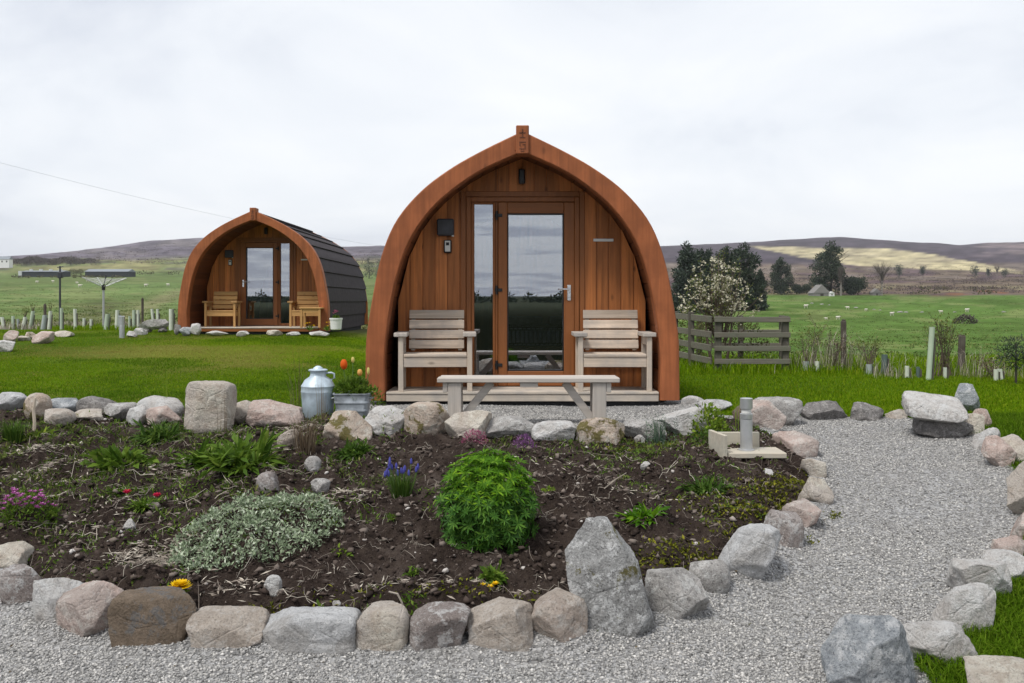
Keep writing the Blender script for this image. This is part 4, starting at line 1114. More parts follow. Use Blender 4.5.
rock('long low sandy block right of the brown slate', 'sand', 193, 266, 616, 656, 6.5, .6, 5, cuts=6, group=E1)
rock('long pale blue grey block, widest of the front edging', 'pale', 260, 358, 615, 659, 8.0, .5, 5, cuts=5, group=E1)
rock('cream rounded block right of the long pale blue grey block', 'beige', 356, 409, 609, 657, 4.5, .8, 5, cuts=6, group=E1)
rock('pinkish grey dome shaped stone with a whitish top in the front edging', 'rose', 410, 469, 611, 658, 3.2, .8, 5, cuts=7, group=E1)
rock('square pinkish sand cube in the front edging', 'sand', 469, 532, 607, 656, 7.0, .8, 5, cuts=6, group=E1)
rock('six sided sandy stone touching the tall boulder', 'sand', 530, 587, 596, 651, 2.8, .8, 5, cuts=12, group=E1)
rock('tall pointed grey boulder with lichen and moss, highest of the front edging', 'boulder', 566, 654, 519, 640, 5.5, .7, 6, taper=.40, lean=-.26, cuts=9, cat='boulder', group=E1, name='boulder', sink=.22)
rock('low grey wedge behind the right foot of the tall boulder', 'grey', 645, 706, 573, 625, 3.2, .8, 5, taper=.25, lean=-.2, group=E1)
rock('small rounded speckled grey stone between the wedge and the leaning slab', 'grey', 687, 729, 561, 601, 2.2, .9, 5, cuts=5, group=E1)
rock('long pale grey slab leaning up to the right along the path', 'pale', 719, 779, 527, 586, 2.8, .8, 5, lean=.55, taper=.2, group=E1)
rock('dusky pink stone beside the leaning grey slab on the path edge', 'rose', 762, 801, 513, 555, 3.0, .9, 5, group=E1)
rock('whitish pink stone with moss at its right side on the path edge', 'pink', 783, 822, 502, 534, 3.0, .9, 4, lean=.2, group=E1)
rock('rounded beige stone above the moss on the path edge', 'beige', 800, 832, 478, 510, 2.6, 1.0, 4, group=E1)
rock('small cream angular stone on the path edge, below the pinkish slab', 'beige', 804, 829, 459, 484, 3.2, 1.2, 4, group=E1)
rock('pinkish white slab right of the steel path light', 'pink', 777, 817, 433, 462, 3.2, 1.0, 4, lean=-.3, taper=.2, group=E1)
E2 = 'stones along the back of the bed'
rock('grey stone with a pink spot at the left end of the back row', 'pale', -4, 28, 393, 413, 2.4, .9, group=E2, zf=s1)
rock('round brown stone second in the back row', 'mossy', 26, 50, 393, 421, 2.3, .9, cuts=4, group=E2, zf=s1)
rock('flat topped blue grey stone behind the low cream stone in the back row', 'blue', 50, 81, 399, 417, 3.5, .8, group=E2, at=pt(65, 7.75, 417))
rock('dark grey loaf shaped stone in the back row', 'dark', 79, 114, 397, 416, 3.0, .8, cuts=5, group=E2, at=pt(97, 7.75, 416))
rock('grey stone right of the dark loaf shaped stone', 'grey', 106, 139, 404, 421, 2.6, .8, group=E2, zf=s1)
rock('low cream stone in front of the blue grey one', 'beige', 42, 74, 410, 427, 2.5, .9, group=E2, zf=s1)
rock('flat beige slab on the soil before the dark loaf stone', 'beige', 70, 108, 412, 423, 3.0, 1.0, group=E2, zf=s1)
rock('small white stone with a sloping face in the back row', 'white', 126, 152, 406, 426, 2.8, .9, taper=.3, group=E2, zf=s1)
rock('pale pink dome shaped stone left of the tall upright block', 'white', 139, 184, 397, 421, 2.4, .8, taper=.2, group=E2, at=pt(161, 7.7, 421))
rock('low buff stone before the pale pink dome', 'pink', 148, 181, 407, 427, 2.6, .9, group=E2, zf=s1)
rock('tall upright pale square block, highest of the back row', 'beige', 187, 233, 380, 431, 7.0, .7, 5, cuts=5, cat='boulder', group=E2, zf=s1, name='boulder')
rock('small cream stone touching the right side of the tall square block', 'beige', 229, 254, 401, 424, 2.7, .9, group=E2, zf=s1)
rock('long pinkish beige stone left of the milk can', 'pink', 250, 303, 401, 426, 3.2, .6, 5, group=E2, zf=s1)
rock('low tan stone in the soil before the pinkish beige one', 'sand', 278, 302, 430, 449, 2.5, .9, group=E2, zf=s1)
rock('grey pointed stone with brown moss before the planter tub', 'mossy', 326, 372, 411, 443, 2.8, .8, 5, taper=.35, group=E2, zf=s1)
rock('whitish rounded stone right of the planter tub', 'white', 364, 408, 406, 436, 2.5, .8, 5, group=E2, zf=s1)
rock('tan stone with yellow moss on its left face', 'mossy', 404, 450, 402, 438, 2.8, .8, 5, taper=.22, group=E2, zf=s1)
rock('big flat topped cream block under the left bench end', 'beige', 445, 491, 411, 441, 4.0, .7, 5, group=E2, zf=s1)
rock('low speckled grey stone right of the cream block under the bench', 'grey', 483, 534, 418, 441, 2.8, .7, 5, group=E2, zf=s1)
rock('bright white rounded stone under the middle of the bench', 'white', 532, 575, 422, 444, 2.5, .7, 5, cuts=5, group=E2, zf=s1)
rock('tan pyramid shaped stone under the right bench leg', 'mossy', 576, 624, 418, 446, 2.6, .7, 5, taper=.5, group=E2, zf=s1)
rock('wide flat grey stone right of the bench', 'grey', 622, 664, 420, 442, 3.0, .7, 5, group=E2, zf=s1)
rock('wide flat whitish stone behind the rosemary', 'white', 656, 706, 408, 438, 3.4, .6, 5, group=E2, zf=s1)
rock('small white stone at the right corner of the near pod', 'white', 681, 704, 397, 407, 2.8, .9, group=E2)
rock('thin pale slab lying by the right corner of the near pod', 'pale', 697, 733, 401, 412, 4.0, .9, group=E2)
rock('grey brown stone behind the pale board corner', 'brown', 733, 757, 403, 428, 2.7, .8, group=E2)
rock('pink boulder directly behind the steel path light', 'pink', 744, 783, 400, 434, 2.9, .7, 5, group=E2)
rock('square speckled grey boulder right of the pink one', 'grey', 757, 800, 398, 424, 4.5, .6, 5, cuts=6, group=E2, at=pt(778, 8.0, 424))
E3 = 'stones along the far end of the path'
rock('grey boulder first beyond the path end', 'dark', 799, 848, 401, 422, 2.9, .6, 5, taper=.15, group=E3)
rock('pointed brown grey stone second beyond the path end', 'dark', 848, 884, 403, 422, 2.6, .7, 5, taper=.4, group=E3)
rock('small rounded beige stone left of the slab seat', 'beige', 886, 908, 410, 422, 2.4, .8, group=E3)
rock('dark rough block carrying the pale slab seat', 'dark', 914, 968, 420, 439, 7.0, .7, 5, cuts=5, group=E3)
V, Fc = rock_mesh(777, 6.5, 5, 0.0, 0.0, 0.0, 6)
sb = np_mesh('stone', V * np.array([0.245, 0.20, 0.068]), Fc, ROCK['white'], None, False); q = pt(934, 7.62, 409); sb.location = q; sb.rotation_euler = (0.36, 0.13, -0.16)
tag(sb, 'pale flat slab laid as a seat on a dark block beyond the path', 'stone', E3)
rock('pointed blue grey stone standing in the grass behind the slab seat', 'blue', 951, 982, 383, 413, 3.0, .7, 5, taper=.45, lean=-.15, group=E3)
rock('beige stone between the dark block and the path corner', 'beige', 961, 983, 414, 438, 2.8, .9, group=E3)
rock('upright buff stone at the path corner', 'pink', 975, 990, 409, 432, 3.0, 1.0, group=E3)
E4 = 'stones down the right side of the path'
rock('white stone at the bend of the right path edge', 'white', 974, 998, 427, 453, 3.0, 1.0, group=E4)
rock('rough brownish grey stone below the white bend stone', 'pink', 983, 1014, 436, 470, 3.2, .9, 5, group=E4)
rock('long pale brown stone behind the rough brownish one', 'beige', 998, 1034, 436, 468, 3.0, .9, 5, group=E4)
rock('smooth beige boulder cut by the right frame edge', 'beige', 1005, 1052, 459, 522, 2.6, .8, 5, group=E4)
rock('grey pink stone cut by the right frame edge below the smooth beige boulder', 'pink', 1014, 1050, 514, 548, 2.6, .9, 5, group=E4)
rock('cream pink rounded stone right of the path, above two white ones', 'pink', 995, 1030, 540, 568, 2.4, .9, 5, group=E4)
rock('white boulder low behind the pinkish one on the right path edge', 'white', 979, 1026, 556, 588, 3.2, .9, 5, group=E4)
rock('pinkish white boulder with rough dark underside on the right path edge', 'white', 953, 1005, 563, 604, 3.2, .9, 5, group=E4)
rock('slanted white slab with brown broken side in the grass edge', 'white', 934, 995, 588, 640, 6.0, .6, 5, lean=.9, cuts=5, group=E4)
rock('rounded white stone between the slanted slab and the blue grey boulder', 'white', 900, 970, 627, 672, 3.0, .7, 5, group=E4)
rock('large blue grey boulder with a white patch at the bottom frame edge', 'blue', 821, 917, 622, 705, 2.6, .8, 6, taper=.2, cat='boulder', group=E4, name='boulder')
rock('flat pinkish stone in the grass at the bottom right corner', 'beige', 962, 1044, 669, 712, 3.2, .7, 5, group=E4)
E5 = 'pale stones on the far left lawn edge'
for lb, kd, a in [('white stone nearest the left frame edge on the far lawn', 'white', (-6, 17, 340, 352)), ('grey beige stone above the white one at the left frame edge', 'pink', (3, 18, 330, 342)),
                  ('small beige stone between two larger ones on the far left lawn edge', 'beige', (17, 30, 336, 341)), ('brownish stone left of the long pale stone on the far lawn', 'mossy', (26, 36, 332, 339)),
                  ('long pale stone with a dark notch on the far left lawn edge', 'pink', (33, 54, 331, 344)), ('flat whitish stone at the right end of the far left stones', 'beige', (53, 73, 331, 337)),
                  ('low white stone beside the short grey bollard', 'white', (127, 137, 331, 337)), ('round white stone left of the rock slab by the farther pod', 'white', (134, 147, 328, 335))]:
    rock(lb, kd, *a, box=2.8, dep=.8, group=E5)
rock('grey rock slab resting on low stones left of the farther pod', 'grey', 139, 169, 319, 330, 2.8, .5, 5, at=pt(154, 20.9, 330), sink=0)
rock('dark low stone under the left end of the grey rock slab', 'dark', 139, 151, 327, 334, 2.6, .9, at=pt(145, 20.9, 333))
rock('flat stone under the right end of the grey rock slab', 'dark', 157, 167, 328, 333, 2.6, .9, at=pt(162, 20.9, 333))
E6 = 'stones before the farther pod'
for lb, kd, a in [('dark stone at the left arch foot of the farther pod', 'dark', (174, 182, 323, 333)), ('blue grey stone right of the left arch foot of the farther pod', 'blue', (179, 192, 326, 334)),
                  ('pointed whitish stone before the left chair of the farther pod', 'white', (190, 202, 322, 333)), ('low white stone under the left chair of the farther pod', 'white', (205, 228, 330, 334)),
                  ('white angular stone left of the farther pod door', 'white', (236, 250, 330, 335)), ('pale arched stone before the farther pod door', 'beige', (266, 283, 329, 335)),
                  ('long low white stone right of the farther pod door', 'white', (286, 301, 331, 335)), ('flat white stone before the side table of the farther pod', 'white', (309, 330, 330, 335))]:
    rock(lb, kd, *a, box=2.8, dep=.7, group=E6, at=pt((a[0] + a[1]) / 2, 19.7, a[3] + 1))
E7 = 'stones lying loose in the bed'
rock('round brown stone in the soil above the silver mat', 'rose', 256, 279, 473, 496, 2.3, .8, cuts=4, zf=s1, group=E7)
rock('pale grey stone standing in the soil left of the blue flowers', 'grey', 304, 321, 457, 474, 2.7, .8, taper=.3, zf=s1, group=E7)
rock('small grey stone below the pale standing one', 'grey', 311, 330, 480, 494, 2.5, .8, zf=s1, group=E7)
rock('small white stone lying right of the dark red flowers', 'rose', 147, 161, 504, 512, 2.5, .9, zf=s1, group=E7)
rock('whitish stone in the soil between the red flowers and the silver mat', 'white', 123, 137, 521, 532, 2.6, .9, zf=s1, group=E7)
rock('pale broken stone in the soil below the silver mat', 'white', 264, 282, 577, 596, 2.8, .6, taper=.3, zf=s1, group=E7)
rock('cream stone at the soil edge above the cream rounded block', 'white', 330, 341, 603, 611, 2.5, .9, zf=s1, group=E7)
rock('small white stone in the soil left of the bright rosette', 'white', 640, 650, 463, 470, 2.5, .9, zf=s1, group=E7)
rock('white stone below the pale board corner', 'white', 763, 775, 470, 480, 2.5, .9, zf=s1, group=E7)
rock('small white stone right of the tan pyramid stone', 'white', 634, 646, 436, 444, 2.5, .9, zf=s1, group=E7)
# ------------------------------------------------------------------ garden plants
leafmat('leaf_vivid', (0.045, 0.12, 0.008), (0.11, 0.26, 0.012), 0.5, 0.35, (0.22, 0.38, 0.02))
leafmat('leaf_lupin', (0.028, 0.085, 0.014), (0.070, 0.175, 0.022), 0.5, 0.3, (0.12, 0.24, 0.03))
leafmat('leaf_mid', (0.050, 0.105, 0.012), (0.13, 0.215, 0.025), 0.5, 0.35, (0.22, 0.30, 0.05))
leafmat('leaf_deep', (0.030, 0.068, 0.010), (0.080, 0.150, 0.022), 0.5, 0.35, (0.15, 0.22, 0.04))
leafmat('leaf_lime', (0.09, 0.16, 0.015), (0.20, 0.29, 0.028), 0.5, 0.35, (0.30, 0.36, 0.05))
leafmat('leaf_silver', (0.15, 0.205, 0.115), (0.35, 0.42, 0.275), 0.8, 0.2, (0.60, 0.65, 0.52))
leafmat('leaf_blue', (0.05, 0.085, 0.06), (0.11, 0.17, 0.11), 0.6, 0.2, (0.19, 0.26, 0.16))
leafmat('moss', (0.055, 0.065, 0.008), (0.15, 0.16, 0.014), 0.9, 0.15, (0.27, 0.25, 0.03))
leafmat('dry_brown', (0.075, 0.05, 0.032), (0.20, 0.15, 0.10), 0.8, 0.15, (0.33, 0.26, 0.18))
leafmat('heath_pink', (0.20, 0.045, 0.09), (0.42, 0.13, 0.22), 0.6, 0.3, (0.6, 0.3, 0.4))
leafmat('petal_purple', (0.14, 0.05, 0.16), (0.28, 0.12, 0.30), 0.6, 0.3, (0.45, 0.25, 0.45))
leafmat('petal_magenta', (0.30, 0.05, 0.22), (0.48, 0.14, 0.38), 0.6, 0.3, (0.6, 0.3, 0.55))
leafmat('petal_blue', (0.06, 0.06, 0.28), (0.12, 0.12, 0.45), 0.6, 0.3, (0.18, 0.2, 0.6))
leafmat('petal_red', (0.38, 0.008, 0.035), (0.62, 0.03, 0.10), 0.5, 0.3)
leafmat('petal_yellow', (0.70, 0.42, 0.005), (0.85, 0.60, 0.01), 0.5, 0.3)
leafmat('petal_white', (0.52, 0.48, 0.36), (0.72, 0.68, 0.54), 0.6, 0.3)
leafmat('petal_orange', (0.62, 0.05, 0.008), (0.78, 0.16, 0.02), 0.45, 0.3)
leafmat('petal_buff', (0.72, 0.33, 0.07), (0.8, 0.48, 0.16), 0.45, 0.3)
leafmat('petal_bud', (0.55, 0.50, 0.12), (0.72, 0.62, 0.22), 0.45, 0.3)
plain('stem_green', (0.09, 0.16, 0.03), 0.6)
plain('twig_bark', (0.11, 0.08, 0.06), 0.85)
plain('bark_dark', (0.05, 0.042, 0.036), 0.9)
plain('bark_grey', (0.20, 0.185, 0.165), 0.9)
def join(arrs):
    Vs, Fs, o = [], [], 0
    for V, Fc in arrs: Vs.append(V); Fs.append(Fc + o); o += len(V)
    return np.concatenate(Vs), np.concatenate(Fs)
def place(px, py):
    p = soil_ray(px, py); return p, p.y / F
G_PL = 'small plants in the bed'
def rosette(label, px, py, wpx, hpx, n, mat, lw=0.22, up=0.6, name='leafy_plant', group=G_PL, jitter=0.5):
    """a tuft of pointed leaves springing from one crown"""
    p, k_ = place(px, py); r = wpx * k_ / 2; h = hpx * k_
    o = thing(name, label, 'plant', p, 0, group)
    B = RN.normal(0, r * 0.28 * jitter * 2, (n, 3)); B[:, 2] = 0
    D = rdir(n, 0.05, 1.0); D[:, 2] = D[:, 2] * up + 0.12
    L = RN.uniform(0.5, 1.05, n) * np.sqrt(r * r * np.clip(1 - D[:, 2] ** 2, 0, 1) + (h * D[:, 2]) ** 2 + 1e-6)
    # leaves in two joints so they arch over
    D /= np.linalg.norm(D, axis=1, keepdims=True)
    V, Fc = leaf_arrays(B, D, L, L * lw)
    e = B + D * L[:, None] * 0.62
    D2 = D.copy(); D2[:, 2] -= 0.7; D2 /= np.linalg.norm(D2, axis=1, keepdims=True)
    V2, F2 = leaf_arrays(e, D2, L * 0.55, L * lw * 0.8)
    V, Fc = join([(V, Fc), (V2, F2)])
    np_mesh('foliage', V, Fc, mat if not isinstance(mat, str) else MATS[mat], o)
    return o, p, k_, r, h
def blades(label, px, py, wpx, hpx, n, mat, wid=0.006, name='grass_clump', bend=0.7, group=G_PL, cat='plant'):
    p, k_ = place(px, py); r = wpx * k_ / 2; h = hpx * k_
    o = thing(name, label, cat, p, 0, group)
    a = RN.uniform(0, 2 * PI, n); q = r * 0.45 * np.sqrt(RN.uniform(0, 1, n))
    B = np.stack([q * np.cos(a), q * np.sin(a), 0 * a - 0.01], 1)
    D = np.stack([np.cos(a + RN.normal(0, .5, n)), np.sin(a + RN.normal(0, .5, n)), 0 * a], 1)
    V, Fc = blade_arrays(B, D, RN.uniform(0.6, 1.15, n) * h, wid, RN.uniform(0.1, bend, n) * min(1.2, r / h * 1.2 + .2))
    np_mesh('foliage', V, Fc, MATS[mat], o)
    return o, p, k_, r, h
def mound(name, label, cat, px, py, wpx, hpx, dpt, n, ls, lw, mat, outward=0.6, group=None, zf=None, dome=2.0, p=None):
    if p is None: p = soil_ray(px, py) if zf is None else ray(px, py, hf=zf)
    k_ = p.y / F; a, h = wpx * k_ / 2, hpx * k_
    o = thing(name, label, cat, p + Vector((0, dpt * 0.5, 0)), 0, group)
    q = rdir(n, 0.0, 1.0); rad = 1 - 0.35 * RN.uniform(0, 1, n) ** 2
    wob = 1 + 0.16 * fbm(q[:, 0] * 3 + px, q[:, 1] * 3 + q[:, 2] * 2, 2, 7)
    P = q * np.array([a, dpt / 2, h]) * (rad * wob)[:, None]
    D = q * outward + RN.normal(0, 0.5, (n, 3)); D[:, 2] += 0.25
    V, Fc = leaf_arrays(P, D, RN.uniform(0.6, 1.3, n) * ls, RN.uniform(0.7, 1.2, n) * ls * lw)
    np_mesh('foliage', V, Fc, MATS[mat], o)
    return o, p, k_, a, h
# the big lupin: palmate leaves over a dome
p, k_ = place(487, 551); a, h = 49 * k_, 87 * k_
lup = thing('lupin_bush', 'big vivid green dome shaped lupin bush with palmate leaves in mid bed', 'shrub', p + Vector((0, a * 0.62, 0)))
nl = 1050
q = rdir(nl, -0.62, 1.0); rad = np.where(RN.uniform(0, 1, nl) < 0.72, RN.uniform(0.80, 1.0, nl) + 0.16 * RN.uniform(0, 1, nl) ** 3, RN.uniform(0.5, 0.84, nl)) * (1 + 0.10 * fbm(q[:, 0] * 2.6, q[:, 1] * 2.6 + q[:, 2] * 3, 3, 3))
cz = h * 0.40
P = q * rad[:, None] * np.array([a, a * 0.92, h * 0.66]) + np.array([0, 0, cz])
N_ = q + np.array([0, 0, 0.55]) + RN.normal(0, 0.28, (nl, 3)); N_ /= np.linalg.norm(N_, axis=1, keepdims=True)
Bs, Ds, Ups, Ls = [], [], [], []
for i in range(nl):
    n_ = N_[i]; u = np.cross(n_, RN.normal(0, 1, 3)); u /= np.linalg.norm(u); v_ = np.cross(n_, u); k = int(RN.randint(7, 11)); L_ = RN.uniform(0.024, 0.058)
    for j in range(k):
        an = 2 * PI * j / k; d_ = u * math.cos(an) + v_ * math.sin(an) + n_ * 0.22
        Bs.append(P[i]); Ds.append(d_); Ups.append(n_); Ls.append(L_ * RN.uniform(0.85, 1.1))
Ls = np.array(Ls); Bs = np.array(Bs); Ds = np.array(Ds); Ups = np.array(Ups)
upper_leaves = Bs[:, 2] + RN.normal(0, .03, len(Bs)) > cz + h * .22
for sel, mt in ((upper_leaves, 'leaf_vivid'), (~upper_leaves, 'leaf_lupin')):          # brighter yellow green leaves on top, darker green ones below
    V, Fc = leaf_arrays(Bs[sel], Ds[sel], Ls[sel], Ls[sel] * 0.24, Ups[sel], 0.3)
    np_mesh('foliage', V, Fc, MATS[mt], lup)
mb = MB()
for i in range(46):
    e = P[i]; mb.tube([(R.uniform(-.04, .04), R.uniform(-.04, .04), 0), tuple(e * np.array([.55, .55, .6])), tuple(e)], [0.004, 0.0035, 0.002], 5)
mb.build('stem', 'stem_green', lup, recalc=False)['kind'] = 'stuff'
# silver mat in the left of the bed
p, k_ = place(238, 566)
mat_ = thing('silver_mat', 'spreading silver grey leafed mat plant in the left half of the bed', 'plant', p + Vector((0, 0.36, 0)), 0)
n = 5200; ang = RN.uniform(0, 2 * PI, n); rr_ = np.sqrt(RN.uniform(0, 1, n))
lim = 1 + 0.22 * fbm(np.cos(ang) * 1.7, np.sin(ang) * 1.7, 3, 55)
xx = np.cos(ang) * rr_ * lim * 82 * k_; yy = np.sin(ang) * rr_ * lim * 0.41
xx = xx + yy * 0.30
k = RN.uniform(0, 1, n) > 0.25 * np.clip(fbm(xx * 5, yy * 5, 3, 57) * 3, 0, 1); xx, yy = xx[k], yy[k]; n = len(xx)
hz_ = 0.10 * np.sqrt(np.clip(1 - (rr_[k]) ** 2, 0, 1)) * (1 + 0.5 * fbm(xx * 6, yy * 6, 3, 58)) * RN.uniform(0.55, 1, n)
zz = soilz(xx + mat_.location.x, yy + mat_.location.y) - mat_.location.z + hz_ + 0.012
D = rdir(n, 0.0, 1.0); V, Fc = leaf_arrays(np.column_stack([xx, yy, zz]), D, RN.uniform(0.016, 0.034, n), RN.uniform(0.007, 0.013, n))
np_mesh('foliage', V, Fc, MATS['leaf_silver'], mat_)
def flowers(o, mat, pts, size, petals=5, name='flower', cup=0.5):
    for P in pts:
        n = petals * 2; an = np.arange(n) * 2 * PI / petals + RN.uniform(0, 1)
        D = np.stack([np.cos(an), np.sin(an), np.full(n, cup) + (np.arange(n) >= petals) * 0.6], 1)
        V, Fc = leaf_arrays(np.tile(np.array(P, float), (n, 1)), D, size, size * 0.8, np.tile([[0, 0, 1.0]], (n, 1)), 0.12)
        np_mesh(name, V, Fc, MATS[mat], o)
# flowering plants
o, p, k_, a, h = mound('aubrieta', 'purple flowering aubrieta clump at the left frame edge', 'flower', 17, 531, 56, 34, 0.26, 900, 0.026, 0.5, 'leaf_mid')
flowers(o, 'petal_magenta', [(R.uniform(-.9, .9) * a, R.uniform(-.13, .05), h * R.uniform(.5, 1.05)) for _ in range(60)], 0.019)
o, p, k_, r, h = rosette('small plant with two dark red flowers in the left half of the bed', 146, 508, 34, 18, 120, 'leaf_mid', .14, name='red_flower')
for q_ in [(-0.10, -0.03, .09), (0.085, -0.05, .075)]:
    flowers(o, 'petal_red', [q_], 0.034, 7, cup=.7)
o, p, k_, r, h = blades('clump of blue grape hyacinths with grassy leaves', 402, 497, 42, 30, 170, 'leaf_deep', 0.006, 'grape_hyacinth', .9)
for _ in range(20):
    x, y = R.uniform(-.85, .85) * r, R.uniform(-.09, .06); hh = h * R.uniform(0.9, 1.35)
    mb = MB(); mb.lathe([(0.002, 0), (0.0075, .008), (0.008, .022), (0.005, .034), (0.001, .04)], 7, (x, y, hh - 0.04))
    mb.build('flower', 'petal_blue', o)
    mb = MB(); mb.tube([(x * .5, y * .5, 0), (x, y, hh - 0.035)], 0.002, 4); mb.build('stem', 'stem_green', o, recalc=False)
o, *_ = rosette('bright green rosette right of the lupin bush', 644, 522, 42, 28, 90, 'leaf_vivid', .24)
o, p, k_, r, h = rosette('low plant with small yellow flowers below the lupin bush', 488, 592, 16, 10, 40, 'leaf_mid', .3, name='yellow_flower')
flowers(o, 'petal_yellow', [(-.022, -.03, .035), (.012, -.035, .03), (.035, -.02, .04)], 0.022, 6)
rosette('loose green rosette above the small yellow flowers', 492, 580, 36, 18, 60, 'leaf_mid', .28)
# single big yellow bloom behind the slate block
p, k_ = place(180, 603); p = p + Vector((0, 0, 0.045)); o = thing('yellow_bloom', 'single bright yellow bloom behind the brown slate block', 'flower', p)
rbl = 12.5 * k_
for lay in range(5):
    n = 14; an = np.arange(n) * 2 * PI / n + lay * .3; D = np.stack([np.cos(an), np.sin(an), np.full(n, .1 + .4 * lay)], 1)
    V, Fc = leaf_arrays(np.tile([[0, 0, .03]], (n, 1)), D, rbl * (1 - lay * .12), rbl * .5, np.tile([[0, 0, 1.0]], (n, 1)), -0.2); np_mesh('petals', V, Fc, MATS['petal_yellow'], o)
V, Fc = leaf_arrays(np.zeros((12, 3)), rdir(12, .05, .4), 0.05, 0.018); np_mesh('foliage', V, Fc, MATS['leaf_mid'], o)
# leaf clumps
blades('dark green grassy clump at the left frame edge before the stones', 13, 443, 36, 26, 260, 'leaf_deep', 0.006)
rosette('yellowish green clump beside the dead brown stem', 40, 440, 26, 18, 60, 'leaf_lime', .2)
for lb, a_ in [('low green leafy patch left of the deep green tuft', (122, 470, 50, 34, 190, 'leaf_mid', .3)), ('deep green tuft below the pale pink dome stone', (160, 441, 48, 26, 260, 'leaf_deep', .12)),
               ('large clump of long upright leaves below the tall square block', (240, 470, 74, 52, 210, 'leaf_mid', .16)), ('spreading leaves at the left foot of the large leaf clump', (208, 466, 52, 30, 150, 'leaf_mid', .2)),
               ('small light green tuft above the dark red flowers', (118, 497, 26, 16, 80, 'leaf_mid', .28)), ('dark cushion of small leaves right of the dry stems', (356, 457, 34, 20, 320, 'leaf_deep', .2)),
               ('small lime tuft right of the silver mat', (341, 556, 22, 16, 60, 'leaf_lime', .3)), ('tiny green tuft at the soil edge above the blue grey block', (320, 614, 22, 16, 60, 'leaf_mid', .3)),
               ('tiny green tuft above the cream rounded block', (412, 602, 20, 14, 50, 'leaf_mid', .25)), ('faint green seedling left of the lupin bush foot', (414, 574, 18, 12, 40, 'leaf_mid', .25)),
               ('small lime sprig beside the whitish front stone', (96, 588, 26, 14, 60, 'leaf_lime', .2)), ('yellow green seedling right of the lupin bush', (549, 491, 12, 8, 24, 'leaf_lime', .4)),
               ('green sprig at the foot of the tall pointed boulder', (592, 640, 20, 20, 60, 'leaf_mid', .3)), ('thin green tuft right of the bright rosette', (708, 492, 46, 16, 120, 'leaf_deep', .18)),
               ('green tuft at the front left of the lupin bush', (391, 520, 16, 10, 40, 'leaf_mid', .25))]:
    rosette(lb, *a_)
rosette('lime green feathery tuft before the whitish rounded back stone', 388, 433, 32, 22, 320, 'leaf_lime', .09, 1.0)
mound('leafy_plant', 'yellow green leafy plant left of the pale board corner', 'plant', 712, 441, 40, 32, 0.3, 420, 0.045, 0.6, 'leaf_lime')
mound('leafy_plant', 'dark trailing foliage under the yellow green leafy plant', 'plant', 716, 447, 52, 14, 0.2, 300, 0.03, 0.5, 'leaf_deep')
o, p, k_, r, h = blades('upright blue green rosemary sprigs right of the bench', 660, 445, 26, 32, 40, 'leaf_blue', .006, 'rosemary', .5)
B = []; D = []
for _ in range(14):
    x, y = R.uniform(-r, r), R.uniform(-.1, .1); t_h = h * R.uniform(.6, 1.1)
    for q_ in range(26): B.append((x * (1 + .3 * q_ / 26), y, t_h * q_ / 26)); d_ = rdir(1, 0.1, .8)[0]; D.append(d_)
V, Fc = leaf_arrays(np.array(B), np.array(D), 0.028, 0.006); np_mesh('needles', V, Fc, MATS['leaf_blue'], o)
mound('heather', 'pink flowering heather before the cream block under the bench', 'flower', 474, 446, 26, 14, .14, 420, 0.02, .35, 'heath_pink')
mound('heather', 'purple flowering heather before the low speckled stone', 'flower', 524, 452, 24, 15, .14, 420, 0.02, .35, 'petal_purple')
blades('clump of dry upright brown stems below the milk can', 305, 452, 44, 42, 150, 'dry_brown', 0.004, 'dry_stems', .7)
blades('thin dry stalks before the tall square block', 222, 434, 26, 46, 14, 'dry_brown', 0.004, 'dry_stems', .3)
blades('thin dry stalks before the milk can', 322, 424, 24, 52, 12, 'dry_brown', 0.004, 'dry_stems', .35)
blades('tall seed stalks behind the milk can', 300, 412, 40, 62, 26, 'dry_brown', 0.004, 'seed_stalks', .5)
blades('pale green seed stalk left of the tall square block', 165, 418, 10, 60, 6, 'leaf_lime', 0.005, 'seed_stalks', .2)
blades('two thin grass stalks behind the pale board corner', 738, 436, 16, 62, 6, 'leaf_lime', 0.004, 'grass_stalks', .25)
# dead upright brown stem at the left
p, k_ = place(34, 438); o = thing('withered_plant', 'broken pinkish brown dead stem standing by the round brown stone', 'plant stem', p)
MB().tube([(0, 0, -.02), (.004, 0, .12), (-.004, 0, .22), (.01, 0, .31)], [.014, .012, .012, .008], 7).build('stalk', 'pale_pine_upright', o)
MB().tube([(-.002, 0, .20), (-.035, -.01, .25), (-.04, -.01, .31)], [.009, .008, .004], 6).build('side_shoot', 'pale_pine_upright', o)
# spiky fallen stem right of the lupin
p, k_ = place(604, 492); o = tag(MB().tube([(0, 0, .02), (.07, .02, .07), (.14, .0, .12), (.02, .0, .05)], [.004, .004, .002, .002], 5).build('bare_twig', 'straw', None), 'bare forked twig lying on the soil right of the lupin bush', 'twig'); o.location = p
p, k_ = place(402, 614); o = tag(MB().tube([(-.06, 0, .10), (-.02, 0, .09), (.0, 0, .05), (.012, 0, 0.0)], [.004, .005, .005, .004], 6).build('bare_twig', 'straw', None), 'pale curved twig leaning beside the cream rounded block', 'twig'); o.location = p
